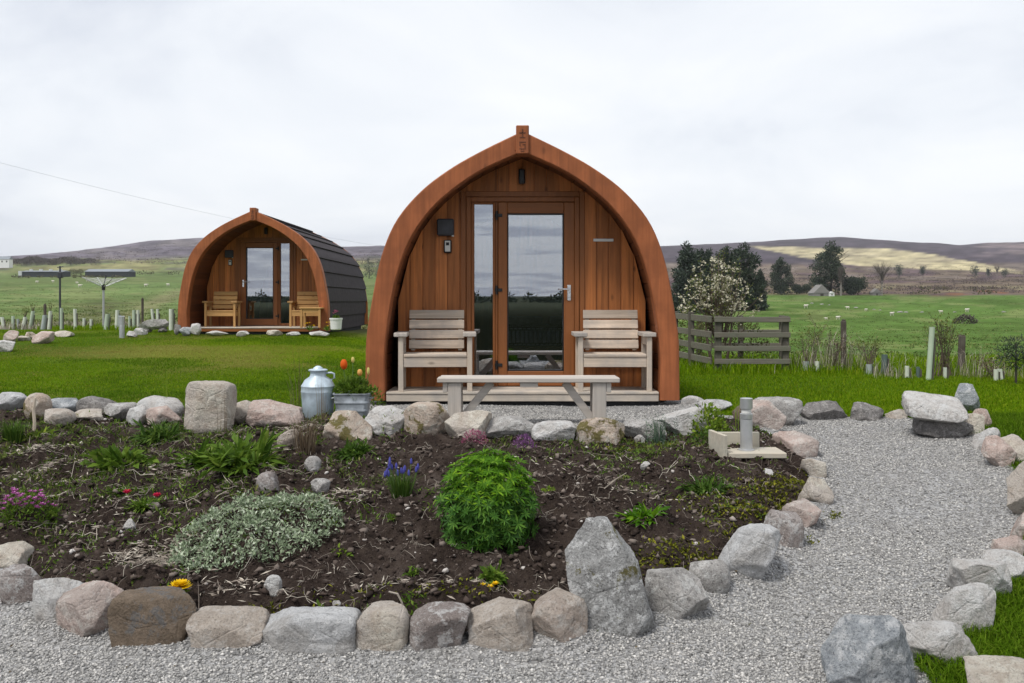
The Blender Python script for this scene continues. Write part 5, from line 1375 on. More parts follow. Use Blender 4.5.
# moss along the right stones
B = []
for (px, py, rx, ry, n) in [(745, 515, .30, .20, 900), (775, 500, .26, .22, 1000), (790, 488, .2, .2, 700), (824, 518, .09, .08, 260), (700, 560, .3, .1, 500), (660, 566, .2, .08, 260), (740, 545, .16, .1, 300), (480, 600, .9, .07, 260),
                          (240, 612, .5, .05, 260), (800, 545, .08, .05, 120), (812, 478, .07, .06, 120), (690, 505, .3, .2, 200), (640, 450, .4, .15, 260), (340, 422, .1, .06, 160)]:
    c0 = soil_ray(px, py); q = RN.normal(0, .5, (n, 2)) * np.array([rx, ry]) + np.array([c0.x, c0.y]); B.append(q)
B = np.concatenate(B); inb = inpoly(B[:, 0], B[:, 1], BED); zz = np.where(inb, soilz(B[:, 0], B[:, 1]), G(B[:, 0], B[:, 1]) + .02)
V, Fc = leaf_arrays(np.column_stack([B, zz]), rdir(len(B), 0.0, .9), RN.uniform(.014, .034, len(B)), RN.uniform(.008, .016, len(B)))
np_mesh('moss', V, Fc, MATS['moss'])['kind'] = 'stuff'
xs, ys = scatter(4400, -6, 3, 3.9, 8, BED); k = fbm(xs * 1.6, ys * 1.6, 3, 171) + 0.34 * (ys > 6.0) + .20 * (xs > .6) + .22 * (xs < -1.2) > 0.36; xs, ys = xs[k], ys[k]
xs = np.repeat(xs, 9) + RN.normal(0, .02, len(xs) * 9); ys = np.repeat(ys, 9) + RN.normal(0, .02, len(ys) * 9)
V, Fc = leaf_arrays(np.column_stack([xs, ys, soilz(xs, ys)]), rdir(len(xs), .15, 1), RN.uniform(.012, .035, len(xs)), RN.uniform(.004, .012, len(xs)))
np_mesh('weed_seedlings', V, Fc, MATS['leaf_mid'])['kind'] = 'stuff'
# tulips in the tub
def tulip(label, px, py, pm, hh=0.07, rad=0.03):
    x = (px - 350) * TUB.y / F; z = EYE - (py - HY) / F * TUB.y
    o = thing('tulip', label, 'flower', (TUB.x + x, TUB.y + R.uniform(-.04, .04), TUB.z + 0.16), 0, 'tulips in the planter tub')
    zz = z - o.location.z
    MB().tube([(-x * .25, 0, 0), (-x * .1, 0, zz * .5), (0, 0, zz - hh * .4)], .0038, 6).build('stem', 'stem_green', o, recalc=False)
    n = 6; an = np.arange(n) * PI / 3; V, Fc = [], []
    mb = MB(); mb.lathe([(.004, -hh * .5), (rad * .75, -hh * .35), (rad, -hh * .05), (rad * .85, hh * .3), (rad * .45, hh * .5), (rad * .25, hh * .42)], 12, (0, 0, zz)); mb.build('flower', pm, o, smooth=True)
    B = np.zeros((5, 3)); a = RN.uniform(0, 6.28, 5)
    V, Fc = blade_arrays(B, np.stack([np.cos(a), np.sin(a), 0 * a], 1), RN.uniform(.55, .85, 5) * zz, .022, RN.uniform(.2, .6, 5)); np_mesh('foliage', V, Fc, MATS['leaf_mid'], o)
tulip('open orange red tulip, tallest in the planter tub', 341, 364.5, 'petal_orange', .088, .032)
tulip('small buff orange tulip in the middle of the tub', 357, 372.5, 'petal_buff', .058, .023)
tulip('slim pale yellow tulip bud at the right of the tub', 365.5, 371, 'petal_bud', .062, .013)
tulip('small yellow tulip bud standing behind the buff orange tulip', 349.5, 360, 'petal_bud', .05, .015)
mound('tub_foliage', 'dark leafy bedding foliage filling the planter tub', 'plant', 0, 0, 38, 18, .22, 620, .05, .4, 'leaf_mid', p=Vector((TUB.x, TUB.y - .1, TUB.z + 0.17)))
mound('trailing_foliage', 'green leaves hanging between the tub and the near pod arch foot', 'plant', 374, 412, 18, 24, .14, 160, .045, .4, 'leaf_mid')
# pot and flowers by the farther pod
q = pt(336, 19.75, 330); o = thing('flower_pot', 'white pot with a pink flower at the right foot of the farther pod', 'flower pot', q); o.scale = (.78, .78, .85)
MB().lathe([(.12, 0), (.15, .02), (.17, .26), (.185, .27), (.185, .31), (.16, .31), (.15, .26)], 20).build('pot', 'white_paint', o, smooth=True)
V, Fc = leaf_arrays(np.tile([[0, 0, .28]], (60, 1)), rdir(60, .2, 1), .14, .04); np_mesh('foliage', V, Fc, MATS['leaf_mid'], o)
flowers(o, 'heath_pink', [(-.05, -.05, .42), (.0, -.08, .44), (.03, 0, .46), (-.02, -.03, .48)], .06, 6)
for lb, px in [('yellow flowers left of the white flower pot', 327), ('yellow flowers at the foot of the side table', 310)]:
    q = pt(px, 19.85, 331); o = thing('daffodil', lb, 'flower', q)
    V, Fc = leaf_arrays(np.zeros((30, 3)), rdir(30, .4, 1), .16, .02); np_mesh('foliage', V, Fc, MATS['leaf_mid'], o)
    flowers(o, 'petal_yellow', [(R.uniform(-.1, .1), -.03, R.uniform(.1, .2)) for _ in range(5)], .035, 6)

# rough low greenery across the left and the back of the bed
leafmat('leaf_olive', (0.045, 0.075, 0.014), (0.11, 0.15, 0.03), 0.7, 0.3, (0.22, 0.22, 0.07))
for nm, mt, n, sd, ls in (('low_weeds', 'leaf_olive', 900, 181, .05), ('low_leaf_patches', 'leaf_mid', 500, 191, .045)):
    xs, ys = scatter(n * 4, -6, 2.9, 5.0, 8, BED); k = (fbm(xs * 1.3, ys * 1.3, 3, sd) + .3 * (xs < -.8) + .15 * (ys > 6.3) > .34) & (edged(xs, ys, BED) > .12); xs, ys = xs[k], ys[k]
    xs = np.repeat(xs, 12) + RN.normal(0, .035, len(xs) * 12); ys = np.repeat(ys, 12) + RN.normal(0, .035, len(ys) * 12)
    V, Fc = leaf_arrays(np.column_stack([xs, ys, soilz(xs, ys)]), rdir(len(xs), .1, 1), RN.uniform(.4, 1.2, len(xs)) * ls, RN.uniform(.1, .3, len(xs)) * ls)
    np_mesh(nm, V, Fc, MATS[mt])['kind'] = 'stuff'
# ------------------------------------------------------------------ trees and bushes
leafmat('needles', (0.026, 0.042, 0.029), (0.058, 0.080, 0.052), 0.8, 0.15, (0.10, 0.12, 0.075))
leafmat('needles_blue', (0.034, 0.050, 0.040), (0.068, 0.088, 0.066), 0.8, 0.15, (0.11, 0.13, 0.10))
leafmat('bare_twigs', (0.06, 0.050, 0.044), (0.11, 0.095, 0.082), 0.9, 0.0, (0.15, 0.135, 0.12))
leafmat('scrub', (0.045, 0.05, 0.022), (0.09, 0.085, 0.04), 0.9, 0.1, (0.13, 0.115, 0.06))
leafmat('young_leaf', (0.10, 0.13, 0.03), (0.17, 0.20, 0.055), 0.6, 0.3, (0.26, 0.26, 0.10))
def crown_leaves(blobs, n, ls, lw, mat, parent, up=0.2):
    """leaf clumps through the volume of several uneven lobes"""
    w_ = np.array([b[3] * b[4] * b[5] for b in blobs]) ** (2 / 3); w_ /= w_.sum()
    Vs = []
    for b, c in zip(blobs, (w_ * n).astype(int)):
        q = rdir(c); r = RN.uniform(0, 1, c) ** 0.42; r *= 1 + 0.25 * fbm(q[:, 0] * 2.3 + b[0], q[:, 2] * 2.3 + q[:, 1], 2, 13)
        P = np.array(b[:3]) + q * r[:, None] * np.array(b[3:6])
        D = q + RN.normal(0, .7, (c, 3)); D[:, 2] += up
        Vs.append(leaf_arrays(P, D, RN.uniform(.6, 1.4, c) * ls, RN.uniform(.6, 1.3, c) * ls * lw))
    V, Fc = join(Vs); return np_mesh('crown', V, Fc, MATS[mat], parent)
GT = 'trees beyond the right field'
def tree(name, label, px, top, base, wpx, d, style, mat, n=2600, group=GT, cat='tree', bark='bark_dark'):
    x = (px - CX) / F * d; z = EYE - (base - HY) / F * d; z = min(z, float(G(x, d)) + 0.3); k_ = d / F
    h = (EYE - (top - HY) / F * d) - z; w_ = wpx * k_ / 2
    o = thing(name, label, cat, (x, d, z), 0, group)
    th_ = 0.9 if style == 'cone' else 0.75
    mb = MB(); mb.tube([(0, 0, -.3), (h * .01, 0, h * .35), (-h * .01, 0, h * th_)], [h * .022, h * .016, h * .004], 7)
    for q in range(7):
        a = R.uniform(0, 6.28); z0 = h * R.uniform(.3, .65); l = w_ * R.uniform(.5, .9)
        mb.tube([(0, 0, z0), (math.cos(a) * l * .5, math.sin(a) * l * .5, z0 + l * .25), (math.cos(a) * l, math.sin(a) * l, z0 + l * .6)], [h * .008, h * .005, h * .002], 5)
    mb.build('trunk', bark, o, recalc=False)
    bl = []
    if style == 'cone':
        for q in range(13):
            f_ = q / 12; rr_ = w_ * (1 - f_) ** .75 * R.uniform(.8, 1.1) + w_ * .08
            a = R.uniform(0, 6.28); bl.append((math.cos(a) * rr_ * .25, math.sin(a) * rr_ * .25, h * (.12 + .86 * f_), rr_, rr_, h * .075))
    elif style == 'round':
        for q in range(26):
            f_ = q / 25; a = R.uniform(0, 6.28); env = min(1, (1.22 - f_) * 1.9) * R.uniform(.5, 1); rr_ = w_ * R.uniform(.30, .48) * min(1, .62 + (1 - f_) * 1.1)
            bl.append((math.cos(a) * w_ * env * .60, math.sin(a) * w_ * env * .60, h * (.08 + .76 * f_), rr_, rr_, h * R.uniform(.05, .10)))
        bl.append((0, 0, h * .89, w_ * .22, w_ * .22, h * .08))
    elif style == 'pine':
        for q in range(11):
            f_ = R.uniform(0, 1); a = R.uniform(0, 6.28); rr_ = w_ * R.uniform(.3, .5)
            bl.append((math.cos(a) * w_ * .6 * R.uniform(.2, 1), math.sin(a) * w_ * .6, h * (.5 + .43 * f_), rr_, rr_, h * R.uniform(.06, .10)))
    ls = h * (.042 if style != 'bush' else .09)
    if style == 'bush':
        for q in range(9): a = R.uniform(0, 6.28); bl.append((math.cos(a) * w_ * .55, math.sin(a) * w_ * .5, h * R.uniform(.3, .65), w_ * .45, w_ * .45, h * .33))
    crown_leaves(bl, n, ls, .5, mat, o)
    return o
def bare_tree(label, px, top, base, wpx, d, mat='bare_twigs', n=700, group=GT, thick=.012):
    x = (px - CX) / F * d; z = float(G(x, d)); k_ = d / F; h = (EYE - (top - HY) / F * d) - z; w_ = wpx * k_ / 2
    o = thing('bare_tree', label, 'tree', (x, d, z), 0, group)
    mb = MB(); mb.tube([(0, 0, -.2), (0, 0, h * .35), (h * .01, 0, h * .6)], [h * thick * 1.6, h * thick, h * thick * .5], 6); mb.build('trunk', 'bark_grey', o, recalc=False)
    mb = MB()
    for q in range(46):
        a = R.uniform(0, 6.28); z0 = h * R.uniform(.25, .6); l = R.uniform(.5, 1.0); e = (math.cos(a) * w_ * l, math.sin(a) * w_ * l, z0 + (h - z0) * (1.05 - .5 * l) * R.uniform(.7, 1))
        m_ = (e[0] * .4, e[1] * .4, z0 + (e[2] - z0) * .55); mb.tube([(0, 0, z0), m_, e], [h * thick * .45, h * thick * .3, h * thick * .12], 4)
        for s_ in range(3):
            f_ = (e[0] * R.uniform(.6, 1.1), e[1] * R.uniform(.6, 1.1), e[2] + h * R.uniform(-.05, .1)); mb.tube([m_, f_], [h * thick * .2, h * thick * .1], 3)
    mb.build('crown', mat, o, recalc=False)
    return o
# near clump behind the blossom tree
for lb, a in [('tall dark conifer at the left of the clump behind the blossom tree', (686, 240, 322, 38, 205, 'round', 'needles_blue')), ('lower dark conifer between the pod edge and the blossom tree', (700, 247, 322, 42, 215, 'round', 'needles')),
              ('dark conifer left of the blossom tree top', (709, 247, 322, 34, 220, 'round', 'needles_blue')), ('broad dark conifer behind the blossom tree', (727, 244, 320, 46, 225, 'round', 'needles')),
              ('tall dark spruce right of the blossom tree top', (744, 241, 318, 52, 230, 'round', 'needles')), ('small dark bush at the right foot of the conifer clump', (760, 268, 312, 16, 240, 'round', 'needles_blue')),
              ('small round dark conifer standing alone right of the conifer clump', (781, 256, 292, 28, 430, 'round', 'needles')), ('tallest dark conifer beside the stone hut', (831, 240, 294, 46, 425, 'round', 'needles')),
              ('dark bushy tree right of the tallest conifer', (858, 276, 295, 28, 420, 'bush', 'needles')), ('low dark scrub left of the stone hut', (802, 284, 294, 22, 440, 'bush', 'needles')),
              ('small dark tree on the brown moor left of the straw field foot', (899, 263, 270, 9, 900, 'bush', 'needles_blue')), ('tiny dark bush on the brown moor', (923, 265, 269, 6, 930, 'bush', 'needles_blue')),
              ('round dark bush at the foot of the straw field', (975, 265, 272, 9, 900, 'bush', 'needles_blue')), ('small dark bush near the right frame edge on the moor', (1005, 267.5, 273, 8, 900, 'bush', 'needles_blue')),
              ('tiny dark bush between two moor bushes', (989, 267, 272, 5, 910, 'bush', 'needles_blue'))]:
    tree('conifer', lb, *a, n=6500 if a[4] < 260 else (7000 if a[4] < 500 else 500))
bare_tree('bare grey tree right of the dark bushy tree', 882, 259, 296, 26, 415)
bare_tree('pale thin bare tree before the tallest conifer', 841, 262, 295, 8, 412, thick=.02)
bare_tree('short bare pale tree on the moor between two dark bushes', 997, 264, 273, 8, 900)
# left side, far
GL = 'trees beyond the left field'
for lb, a in [('dark rounded tree at the right end of the far left wood', (96, 258.5, 267, 13, 960, 'round', 'bare_twigs')), ('small dark bush between the two long sheds', (76, 268, 276, 16, 720, 'bush', 'scrub')),
              ('dark bush right of the farther pod roof', (369, 256, 277, 14, 640, 'round', 'needles_blue')), ('dark tree seen between the two pods', (379, 259, 279, 12, 600, 'round', 'needles_blue')),
              ('lone scrub bush right of the right shed', (145, 272, 278, 9, 760, 'bush', 'scrub')), ('scrub bush at the right end of the far left hedge line', (172, 273, 280, 8, 740, 'bush', 'scrub'))]:
    tree('field_tree', lb, *a, n=1200, group=GL)
bl = []
for q in range(120):
    px = 6 + 88 * q / 119 + R.uniform(-2, 2); d_ = 1000 + R.uniform(-40, 120); zt = EYE + (HY - (258.8 + 2.2 * math.sin(q * .13) + R.uniform(-.6, .6))) / F * d_; x = (px - CX) / F * d_; zb = float(G(x, d_))
    bl.append((x, d_, (zt + zb) / 2, R.uniform(3, 6), 9, max(2, (zt - zb) / 2)))
V, Fc = join([leaf_arrays(np.array(b[:3]) + (q := rdir(90)) * np.array(b[3:6]) * RN.uniform(.3, 1, (90, 1)), q + RN.normal(0, .6, (90, 3)) + [0, 0, .4], RN.uniform(1, 2.6, 90), RN.uniform(.4, 1.1, 90)) for b in bl])
np_mesh('far_wood', V, Fc, MATS['bare_twigs'])['kind'] = 'stuff'
B = []
for (x0, y0, x1, y1, n) in [(100, 267, 180, 272, 500), (12, 274, 136, 274.5, 900), (640, 292, 1040, 293, 900), (905, 289, 1040, 291, 300), (870, 284, 960, 288, 160)]:
    for q in range(n):
        f_ = R.random()
        if vn(f_ * (22 if y0 == 274 else 14), y0, 3) < (-.1 if y0 == 274 else .12): continue
        px = x0 + (x1 - x0) * f_; p = ray(px + R.gauss(0, 2), y0 + (y1 - y0) * f_ + R.gauss(0, .5), ymin=150) if False else None
        d_ = 760 if y0 < 270 else 676 if y0 < 276 else (450 if y0 > 290.5 else 560); d_ += R.gauss(0, 18); x = (px - CX) / F * d_; B.append((x, d_, float(G(x, d_, False)) + R.uniform(0, 1.0)))
B = np.array(B); V, Fc = leaf_arrays(B, rdir(len(B), 0, 1), RN.uniform(.6, 1.8, len(B)), RN.uniform(.4, 1.1, len(B)))
np_mesh('rough_scrub', V, Fc, MATS['scrub'])['kind'] = 'stuff'
# dark wood behind the photographer, mirrored in the door glass
a = RN.uniform(PI * .72, PI * 1.28, 420); r = RN.uniform(190, 260, 420); hh = RN.uniform(.6, 1.3, 420) + 1.6 * (RN.uniform(0, 1, 420) > .86)
V, Fc = join([leaf_arrays(np.array([math.sin(a_) * r_, math.cos(a_) * r_, g1(math.sin(a_) * r_, math.cos(a_) * r_) + h_ * .45]) + (q := rdir(60)) * np.array([1.8, 1.8, h_ * .6]) * RN.uniform(.3, 1, (60, 1)), q + [0, 0, .5], RN.uniform(.5, 1.1, 60), RN.uniform(.3, .7, 60)) for a_, r_, h_ in zip(a, r, hh)])
np_mesh('wood_to_the_south', V, Fc, MATS['needles'])['kind'] = 'stuff'

# blossom tree inside the pen
bp = Vector(((719 - CX) / F * 15.2, 15.2, g1((719 - CX) / F * 15.2, 15.2))); k_ = 15.2 / F
bt = thing('blossom_tree', 'small sparse tree with white blossom behind the rail fence', 'tree', bp, 0)
mb = MB(); tips = []
for q in range(5): 
    x = R.uniform(-.12, .12); mb.tube([(x, 0, -.05), (x * 1.5 + R.uniform(-.1, .1), R.uniform(-.1, .1), .5), (x * 2, 0, .9)], [.028, .02, .014], 6)
mb.build('trunk', 'twig_bark', bt, recalc=False)
mb = MB()
for q in range(84):
    a = R.uniform(0, 6.28); l = R.uniform(.15, 1.0); zt = R.uniform(.75, 1.9) * (1.08 - .42 * l * abs(math.cos(a)))
    e = Vector((math.cos(a) * l * .74, math.sin(a) * l * .55, zt)); b0 = Vector((math.cos(a) * .12, 0, R.uniform(.3, .85))); m_ = b0.lerp(e, .5) + Vector((0, 0, -.06))
    mb.tube([b0, m_, e], [.009, .006, .003], 4); tips += [m_.lerp(e, f_) + Vector((R.gauss(0, .04), R.gauss(0, .04), R.gauss(0, .04))) for f_ in (.3, .6, .8, 1.0)]
mb.build('branches', 'twig_bark', bt, recalc=False)['kind'] = 'stuff'
T = np.array([t_[:] for t_ in tips]); n = len(T)
sel = T[np.repeat(np.arange(n), 4)] + RN.normal(0, .035, (n * 4, 3)); V, Fc = leaf_arrays(sel, rdir(len(sel), -.2, 1), RN.uniform(.025, .055, len(sel)), .022)
np_mesh('crown', V, Fc, MATS['young_leaf'], bt)
hi = T[(T[:, 2] > .75) & (RN.uniform(0, 1, n) < .38)]; sel = hi[np.repeat(np.arange(len(hi)), 9)] + RN.normal(0, .028, (len(hi) * 9, 3))
V, Fc = leaf_arrays(sel, rdir(len(sel), -.3, 1), RN.uniform(.032, .058, len(sel)), .042); np_mesh('blossom', V, Fc, MATS['petal_white'], bt)['kind'] = 'stuff'
# bushes low inside the pen
for lb, px, py, w_, h_, n, mt in [('loose green bush behind the left fence panel', 694, 366, 34, 60, 900, 'young_leaf'), ('low twiggy bush behind the right fence panel', 752, 366, 50, 44, 500, 'scrub')]:
    p = Vector(((px - CX) / F * 15.4, 15.4, g1((px - CX) / F * 15.4, 15.4)))
    mound('pen_bush', lb, 'bush', px, py, w_, h_, .8, n, .06, .5, mt, p=p)

# ------------------------------------------------------------------ rail fence of the pen
fy = 14.0; k_ = fy / F
fx0, fx1 = (719 - CX) * k_, (786.5 - CX) * k_; gz = g1((fx0 + fx1) / 2, fy)
zr = lambda py: EYE - (py - HY) * k_ - gz
fe = thing('rail_fence', 'weathered grey four rail fence panel facing the path before the blossom tree', 'fence', (0, fy, gz))
for xp in (fx0, fx1): MB().box(xp - .05, xp + .05, .02, .11, -.1, zr(316), .008).build('post', 'fence_timber_upright', fe)
for py in (319.5, 335, 348.5, 361.5): MB().box(fx0 - .07, fx1 + .06, -.012, .018, zr(py) - .04, zr(py) + .04, .004).build('rail', 'fence_timber', fe)
fr = thing('rail_fence', 'weathered grey rail fence panel running back from the corner post towards the near pod', 'fence', (0, fy, gz))
A0, A1 = Vector((fx0 - .10, .10, 0)), Vector(((676 - CX) / F * 15.6, 1.6, 0))
for f_ in (0.52, 1.0):
    q = A0.lerp(A1, f_); MB().box(q.x - .045, q.x + .045, q.y + .02, q.y + .11, -.15, zr(316) + .05, .008).build('post', 'fence_timber_upright', fr)
for py in (319.5, 335, 348.5, 361.5): MB().bar((A0.x, A0.y, zr(py)), (A1.x, A1.y, zr(py) + .03), .028, .10, .004).build('rail', 'fence_timber', fr)
fb = thing('rail_fence', 'low dark back fence panel seen through the pen behind the blossom tree', 'fence', (0, 16.2, g1(3.9, 16.2)))
bx0, bx1 = (700 - CX) / F * 16.2, (783 - CX) / F * 16.2
for xp in (bx0, (bx0 + bx1) / 2, bx1): MB().box(xp - .045, xp + .045, .02, .11, -.1, .86, .008).build('post', 'fence_timber_upright', fb)
for z in (.32, .56, .78): MB().box(bx0, bx1, -.01, .018, z - .045, z + .045, .004).build('rail', 'fence_timber', fb)
fs = thing('rail_fence', 'right return panel of the pen joining the end post to the back fence', 'fence', (0, fy, gz))
for py in (325, 342, 357): MB().bar((fx1 + .02, .13, zr(py)), (bx1 - .02, 2.18, zr(py) + .02), .028, .09, .004).build('rail', 'fence_timber', fs)

# ------------------------------------------------------------------ right boundary posts, tubes, saplings
def at(px, d): x = (px - CX) / F * d; return Vector((x, d, g1(x, d)))
def post(label, px, top, d, w_, mat='dark_post', lean=0.0):
    p = at(px, d); h = EYE - (top - HY) / F * d - p.z; o = thing('fence_post', label, 'post', p)
    M = Matrix.Rotation(lean, 4, 'Y'); mb = MB().box(-w_ / 2, w_ / 2, -w_ / 2, w_ / 2, -.2, h * .985, .012, M); mb.build('shaft', mat, o)
    MB().box(-w_ * .3, w_ * .34, -w_ * .4, w_ * .3, h * .9852, h * 1.01, .01, M).build('split_top', mat, o)
plain('tube_green', (0.42, 0.50, 0.38), 0.55, 0, 0.12, 3)
plain('tube_white', (0.60, 0.64, 0.54), 0.55, 0, 0.12, 3)
plain('tube_grey', (0.34, 0.38, 0.37), 0.6, 0, 0.12, 3)
plain('tube_dark', (0.10, 0.14, 0.13), 0.6, 0, 0.12, 3)
def tube(label, px, top, d, w_, mat, lean=0.0, group='tree guard tubes by the right field', twig=0.0):
    p = at(px, d); h = max(.15, EYE - (top - HY) / F * d - p.z); o = thing('tree_guard', label, 'tree guard', p, 0, group)
    r = w_ / 2; P = [(lean * h * f_, 0, h * f_) for f_ in (-.05, .5, 1.0)]
    mb = MB(); n = 12; V = []; Fc = []
    for q in P:
        for k in range(n): a = 2 * PI * k / n; V.append((q[0] + r * math.cos(a), r * math.sin(a), q[2]))
    for q in P[::-1]:
        for k in range(n): a = 2 * PI * k / n; V.append((q[0] + r * .86 * math.cos(a), r * .86 * math.sin(a), q[2]))
    for i in range(5): Fc += [(i * n + k, i * n + (k + 1) % n, (i + 1) * n + (k + 1) % n, (i + 1) * n + k) for k in range(n)]
    mb.put(V, Fc).build('sleeve', mat, o, smooth=True)
    MB().bar((r + .015, 0, -.05), (r + .015 + lean * h * .8, 0, h * .8), .022, .022, .003, (0, 1, 0)).build('stake', 'fence_timber_upright', o)
    if twig:
        mb = MB(); B = []
        for q in range(9):
            e = (lean * h + R.uniform(-.5, .5) * twig * .6, R.uniform(-.2, .2) * twig, h + twig * R.uniform(.4, 1)); mb.tube([(lean * h * .8, 0, h * .8), ((e[0] + lean * h) / 2, e[1] / 2, h + twig * .3), e], [.006, .004, .002], 4); B += [e] * 6
        mb.build('sapling', 'twig_bark', o, recalc=False)
        B = np.array(B) + RN.normal(0, .05, (len(B), 3)); V, Fc = leaf_arrays(B, rdir(len(B), -.2, 1), .05, .02); np_mesh('foliage', V, Fc, MATS['young_leaf'], o)
post('dark weathered fence post right of the rail fence', 843.5, 320, 14.6, .075)
post('dark weathered fence post between the tall white tube and the small conifer', 961, 335, 14.0, .085, lean=.03)
tube('grey green tube with bare twigs right of the rail fence', 806, 369, 14.0, .09, 'tube_grey', 0, twig=.55)
tube('short pale tube just right of the grey green one', 817, 374, 14.0, .07, 'tube_white')
tube('dark green tube right of the first dark post', 884, 354.5, 13.4, .085, 'tube_dark', .03)
tube('short grey tube with a small sapling left of the dark green tube', 869, 371, 13.4, .09, 'tube_grey', 0, twig=.5)
tube('short white tube left of the tall one', 907, 366, 12.8, .06, 'tube_white')
tube('tall pale green tube, highest by the right field', 928.5, 327, 12.4, .072, 'tube_green', .07)
tube('short pale tube under the leafless shrub', 945, 377, 12.6, .05, 'tube_white')
tube('pale tube behind the path corner stones', 996, 379, 12.3, .06, 'tube_white')
tube('leaning white tube right of the other pale one behind the path corner', 1001, 379, 12.4, .06, 'tube_white', -.12)
tube('small grey tube left of the small conifer', 918, 380, 12.8, .05, 'tube_dark')
GS = 'leafless shrubs along the right field'
def shrub(label, px, top, d, wpx, n=16, mat='young_leaf', name='twiggy_shrub', leaves=5):
    p = at(px, d); h = EYE - (top - HY) / F * d - p.z; w_ = wpx * d / F / 2; o = thing(name, label, 'shrub', p, 0, GS)
    mb = MB(); B = []
    for q in range(n):
        e = Vector((R.gauss(0, .5) * w_, R.gauss(0, .3) * w_, h * R.uniform(.55, 1.0))); m_ = Vector((e.x * .45, e.y * .4, e.z * .55)); mb.tube([(R.gauss(0, .07), R.gauss(0, .04), 0), m_, e], [.007, .004, .002], 4)
        for s_ in range(3): f_ = m_.lerp(e, R.uniform(.1, .9)); g_ = f_ + Vector((R.gauss(0, .1), R.gauss(0, .1), R.uniform(.04, .2))); mb.tube([f_, g_], [.004, .002], 3); B += [g_[:]] * leaves
    mb.build('branches', 'twig_bark', o, recalc=False)['kind'] = 'stuff'
    B = np.array(B) + RN.normal(0, .03, (len(B), 3)); V, Fc = leaf_arrays(B, rdir(len(B), -.2, 1), .045, .018); np_mesh('foliage', V, Fc, MATS[mat], o)
shrub('leafless olive shrub between the tall pale tube and the second dark post', 944, 318, 12.9, 40, 26)
shrub('thin twiggy shrub left of the first dark post', 812, 322, 14.4, 34, 10)
shrub('small leafing shrub left of the dark green tube', 870, 343, 13.8, 26, 9)
shrub('brown leafed shrub at the first dark post', 836, 338, 14.2, 26, 10, 'dry_brown')
shrub('reddish twiggy shrub left of the small conifer', 992, 365, 12.6, 30, 9, 'dry_brown')
p = at(1016, 11.8); sc_ = thing('small_conifer', 'small dark conifer sapling at the right frame edge', 'tree', p)
MB().tube([(0, 0, -.05), (0, 0, .55)], [.018, .006], 6).build('trunk', 'bark_dark', sc_, recalc=False)
crown_leaves([(0, 0, .30, .22, .22, .10), (.02, 0, .42, .28, .25, .09), (-.02, 0, .54, .18, .16, .08)], 700, .07, .2, 'needles', sc_)
for lb, a in [('tuft of dead yellow grass around the first dark post', (838, 388, 60, 60, 240)), ('tuft of dead yellow grass before the rail fence end post', (800, 380, 30, 40, 90)), ('tuft of dead grass around the second dark post', (966, 394, 40, 46, 120)),
              ('tuft of dead grass right of the tall pale tube', (890, 388, 40, 30, 110)), ('tuft of dead grass under the small conifer', (1005, 398, 40, 30, 110))]:
    p = at(a[0], 14.2 if a[0] < 860 else 12.9); k_ = p.y / F; r = a[2] * k_ / 2; n = a[4]; o = thing('dead_grass_tuft', lb, 'grass tuft', p, 0, 'dead grass tufts by the right field')
    B = np.column_stack([RN.normal(0, r * .5, n), RN.normal(0, .18, n), np.zeros(n) - .02]); an = RN.uniform(0, 6.28, n)
    V, Fc = blade_arrays(B, np.stack([np.cos(an), np.sin(an), 0 * an], 1), RN.uniform(.3, 1.0, n) * a[3] * k_, .0042, RN.uniform(.2, 1.1, n)); np_mesh('foliage', V, Fc, MATS['straw'], o)

# ------------------------------------------------------------------ left margin: tubes, posts, clothes dryer
TL = [(4, 317, 0, .055, 'tube_white', -.16, 'leaning pale tube nearest the left frame edge'), (13, 316, 1, .05, 'tube_green', 0, 'faint green tube second from the left frame edge'), (23, 317, 0, .06, 'tube_white', .18, 'right leaning pale tube left of the tall sapling tube'),
      (30, 311, 1, .06, 'tube_green', .16, 'taller leaning green tube with a dark sapling'), (43, 315, -1, .075, 'tube_grey', .15, 'thick leaning grey tube beside the dark post'), (49, 311, 0, .055, 'tube_white', .08, 'pale tube with a dark sapling left of the tall dark post'),
      (61.5, 308, 0, .05, 'tube_green', 0, 'straight pale green tube at the tall dark post'), (75.5, 309, 1, .055, 'tube_white', -.03, 'straight white tube right of the tall dark post'), (84, 318, 0, .045, 'tube_white', 0, 'short pale tube left of the clothes dryer'),
      (91, 319, 1, .045, 'tube_white', 0, 'shorter pale tube just left of the clothes dryer pole'), (106, 314, -1, .075, 'tube_green', .12, 'thick leaning green tube right of the clothes dryer pole'), (116.5, 310, 0, .06, 'tube_white', .05, 'bright white tube left of the short grey bollard'),
      (119.5, 315, 0, .055, 'tube_grey', 0, 'grey tube directly behind the short grey bollard'), (129.5, 316, 1, .04, 'tube_green', 0, 'thin faint tube right of the short grey bollard'), (134, 310, 0, .055, 'tube_green', 0, 'green tube left of the rock slab'),
      (138, 310, 1, .05, 'tube_white', 0, 'white tube above the left end of the rock slab'), (154, 309, 0, .045, 'tube_white', -.1, 'left leaning thin white tube behind the rock slab'), (158, 309, 1, .045, 'tube_white', -.02, 'upright thin white tube behind the rock slab'),
      (171.5, 309, -2, .075, 'tube_white', .0, 'bright white tube nearest the farther pod'), (18, 319, 1, .04, 'tube_grey', 0, 'small faint grey tube between the second and third tubes from the left')]
for px, top, dd, w_, mt, ln, lb in TL:
    tube(lb, px, top, 24 + dd, w_ * 1.6, mt, ln, 'tree guard tubes by the left field', .22 if 'sapling' in lb else 0)
post('slim dark post behind the left tubes, beside the thick grey one', 45, 304, 27, .07)
post('slim dark post right of the clothes dryer', 142.5, 298, 27, .06)
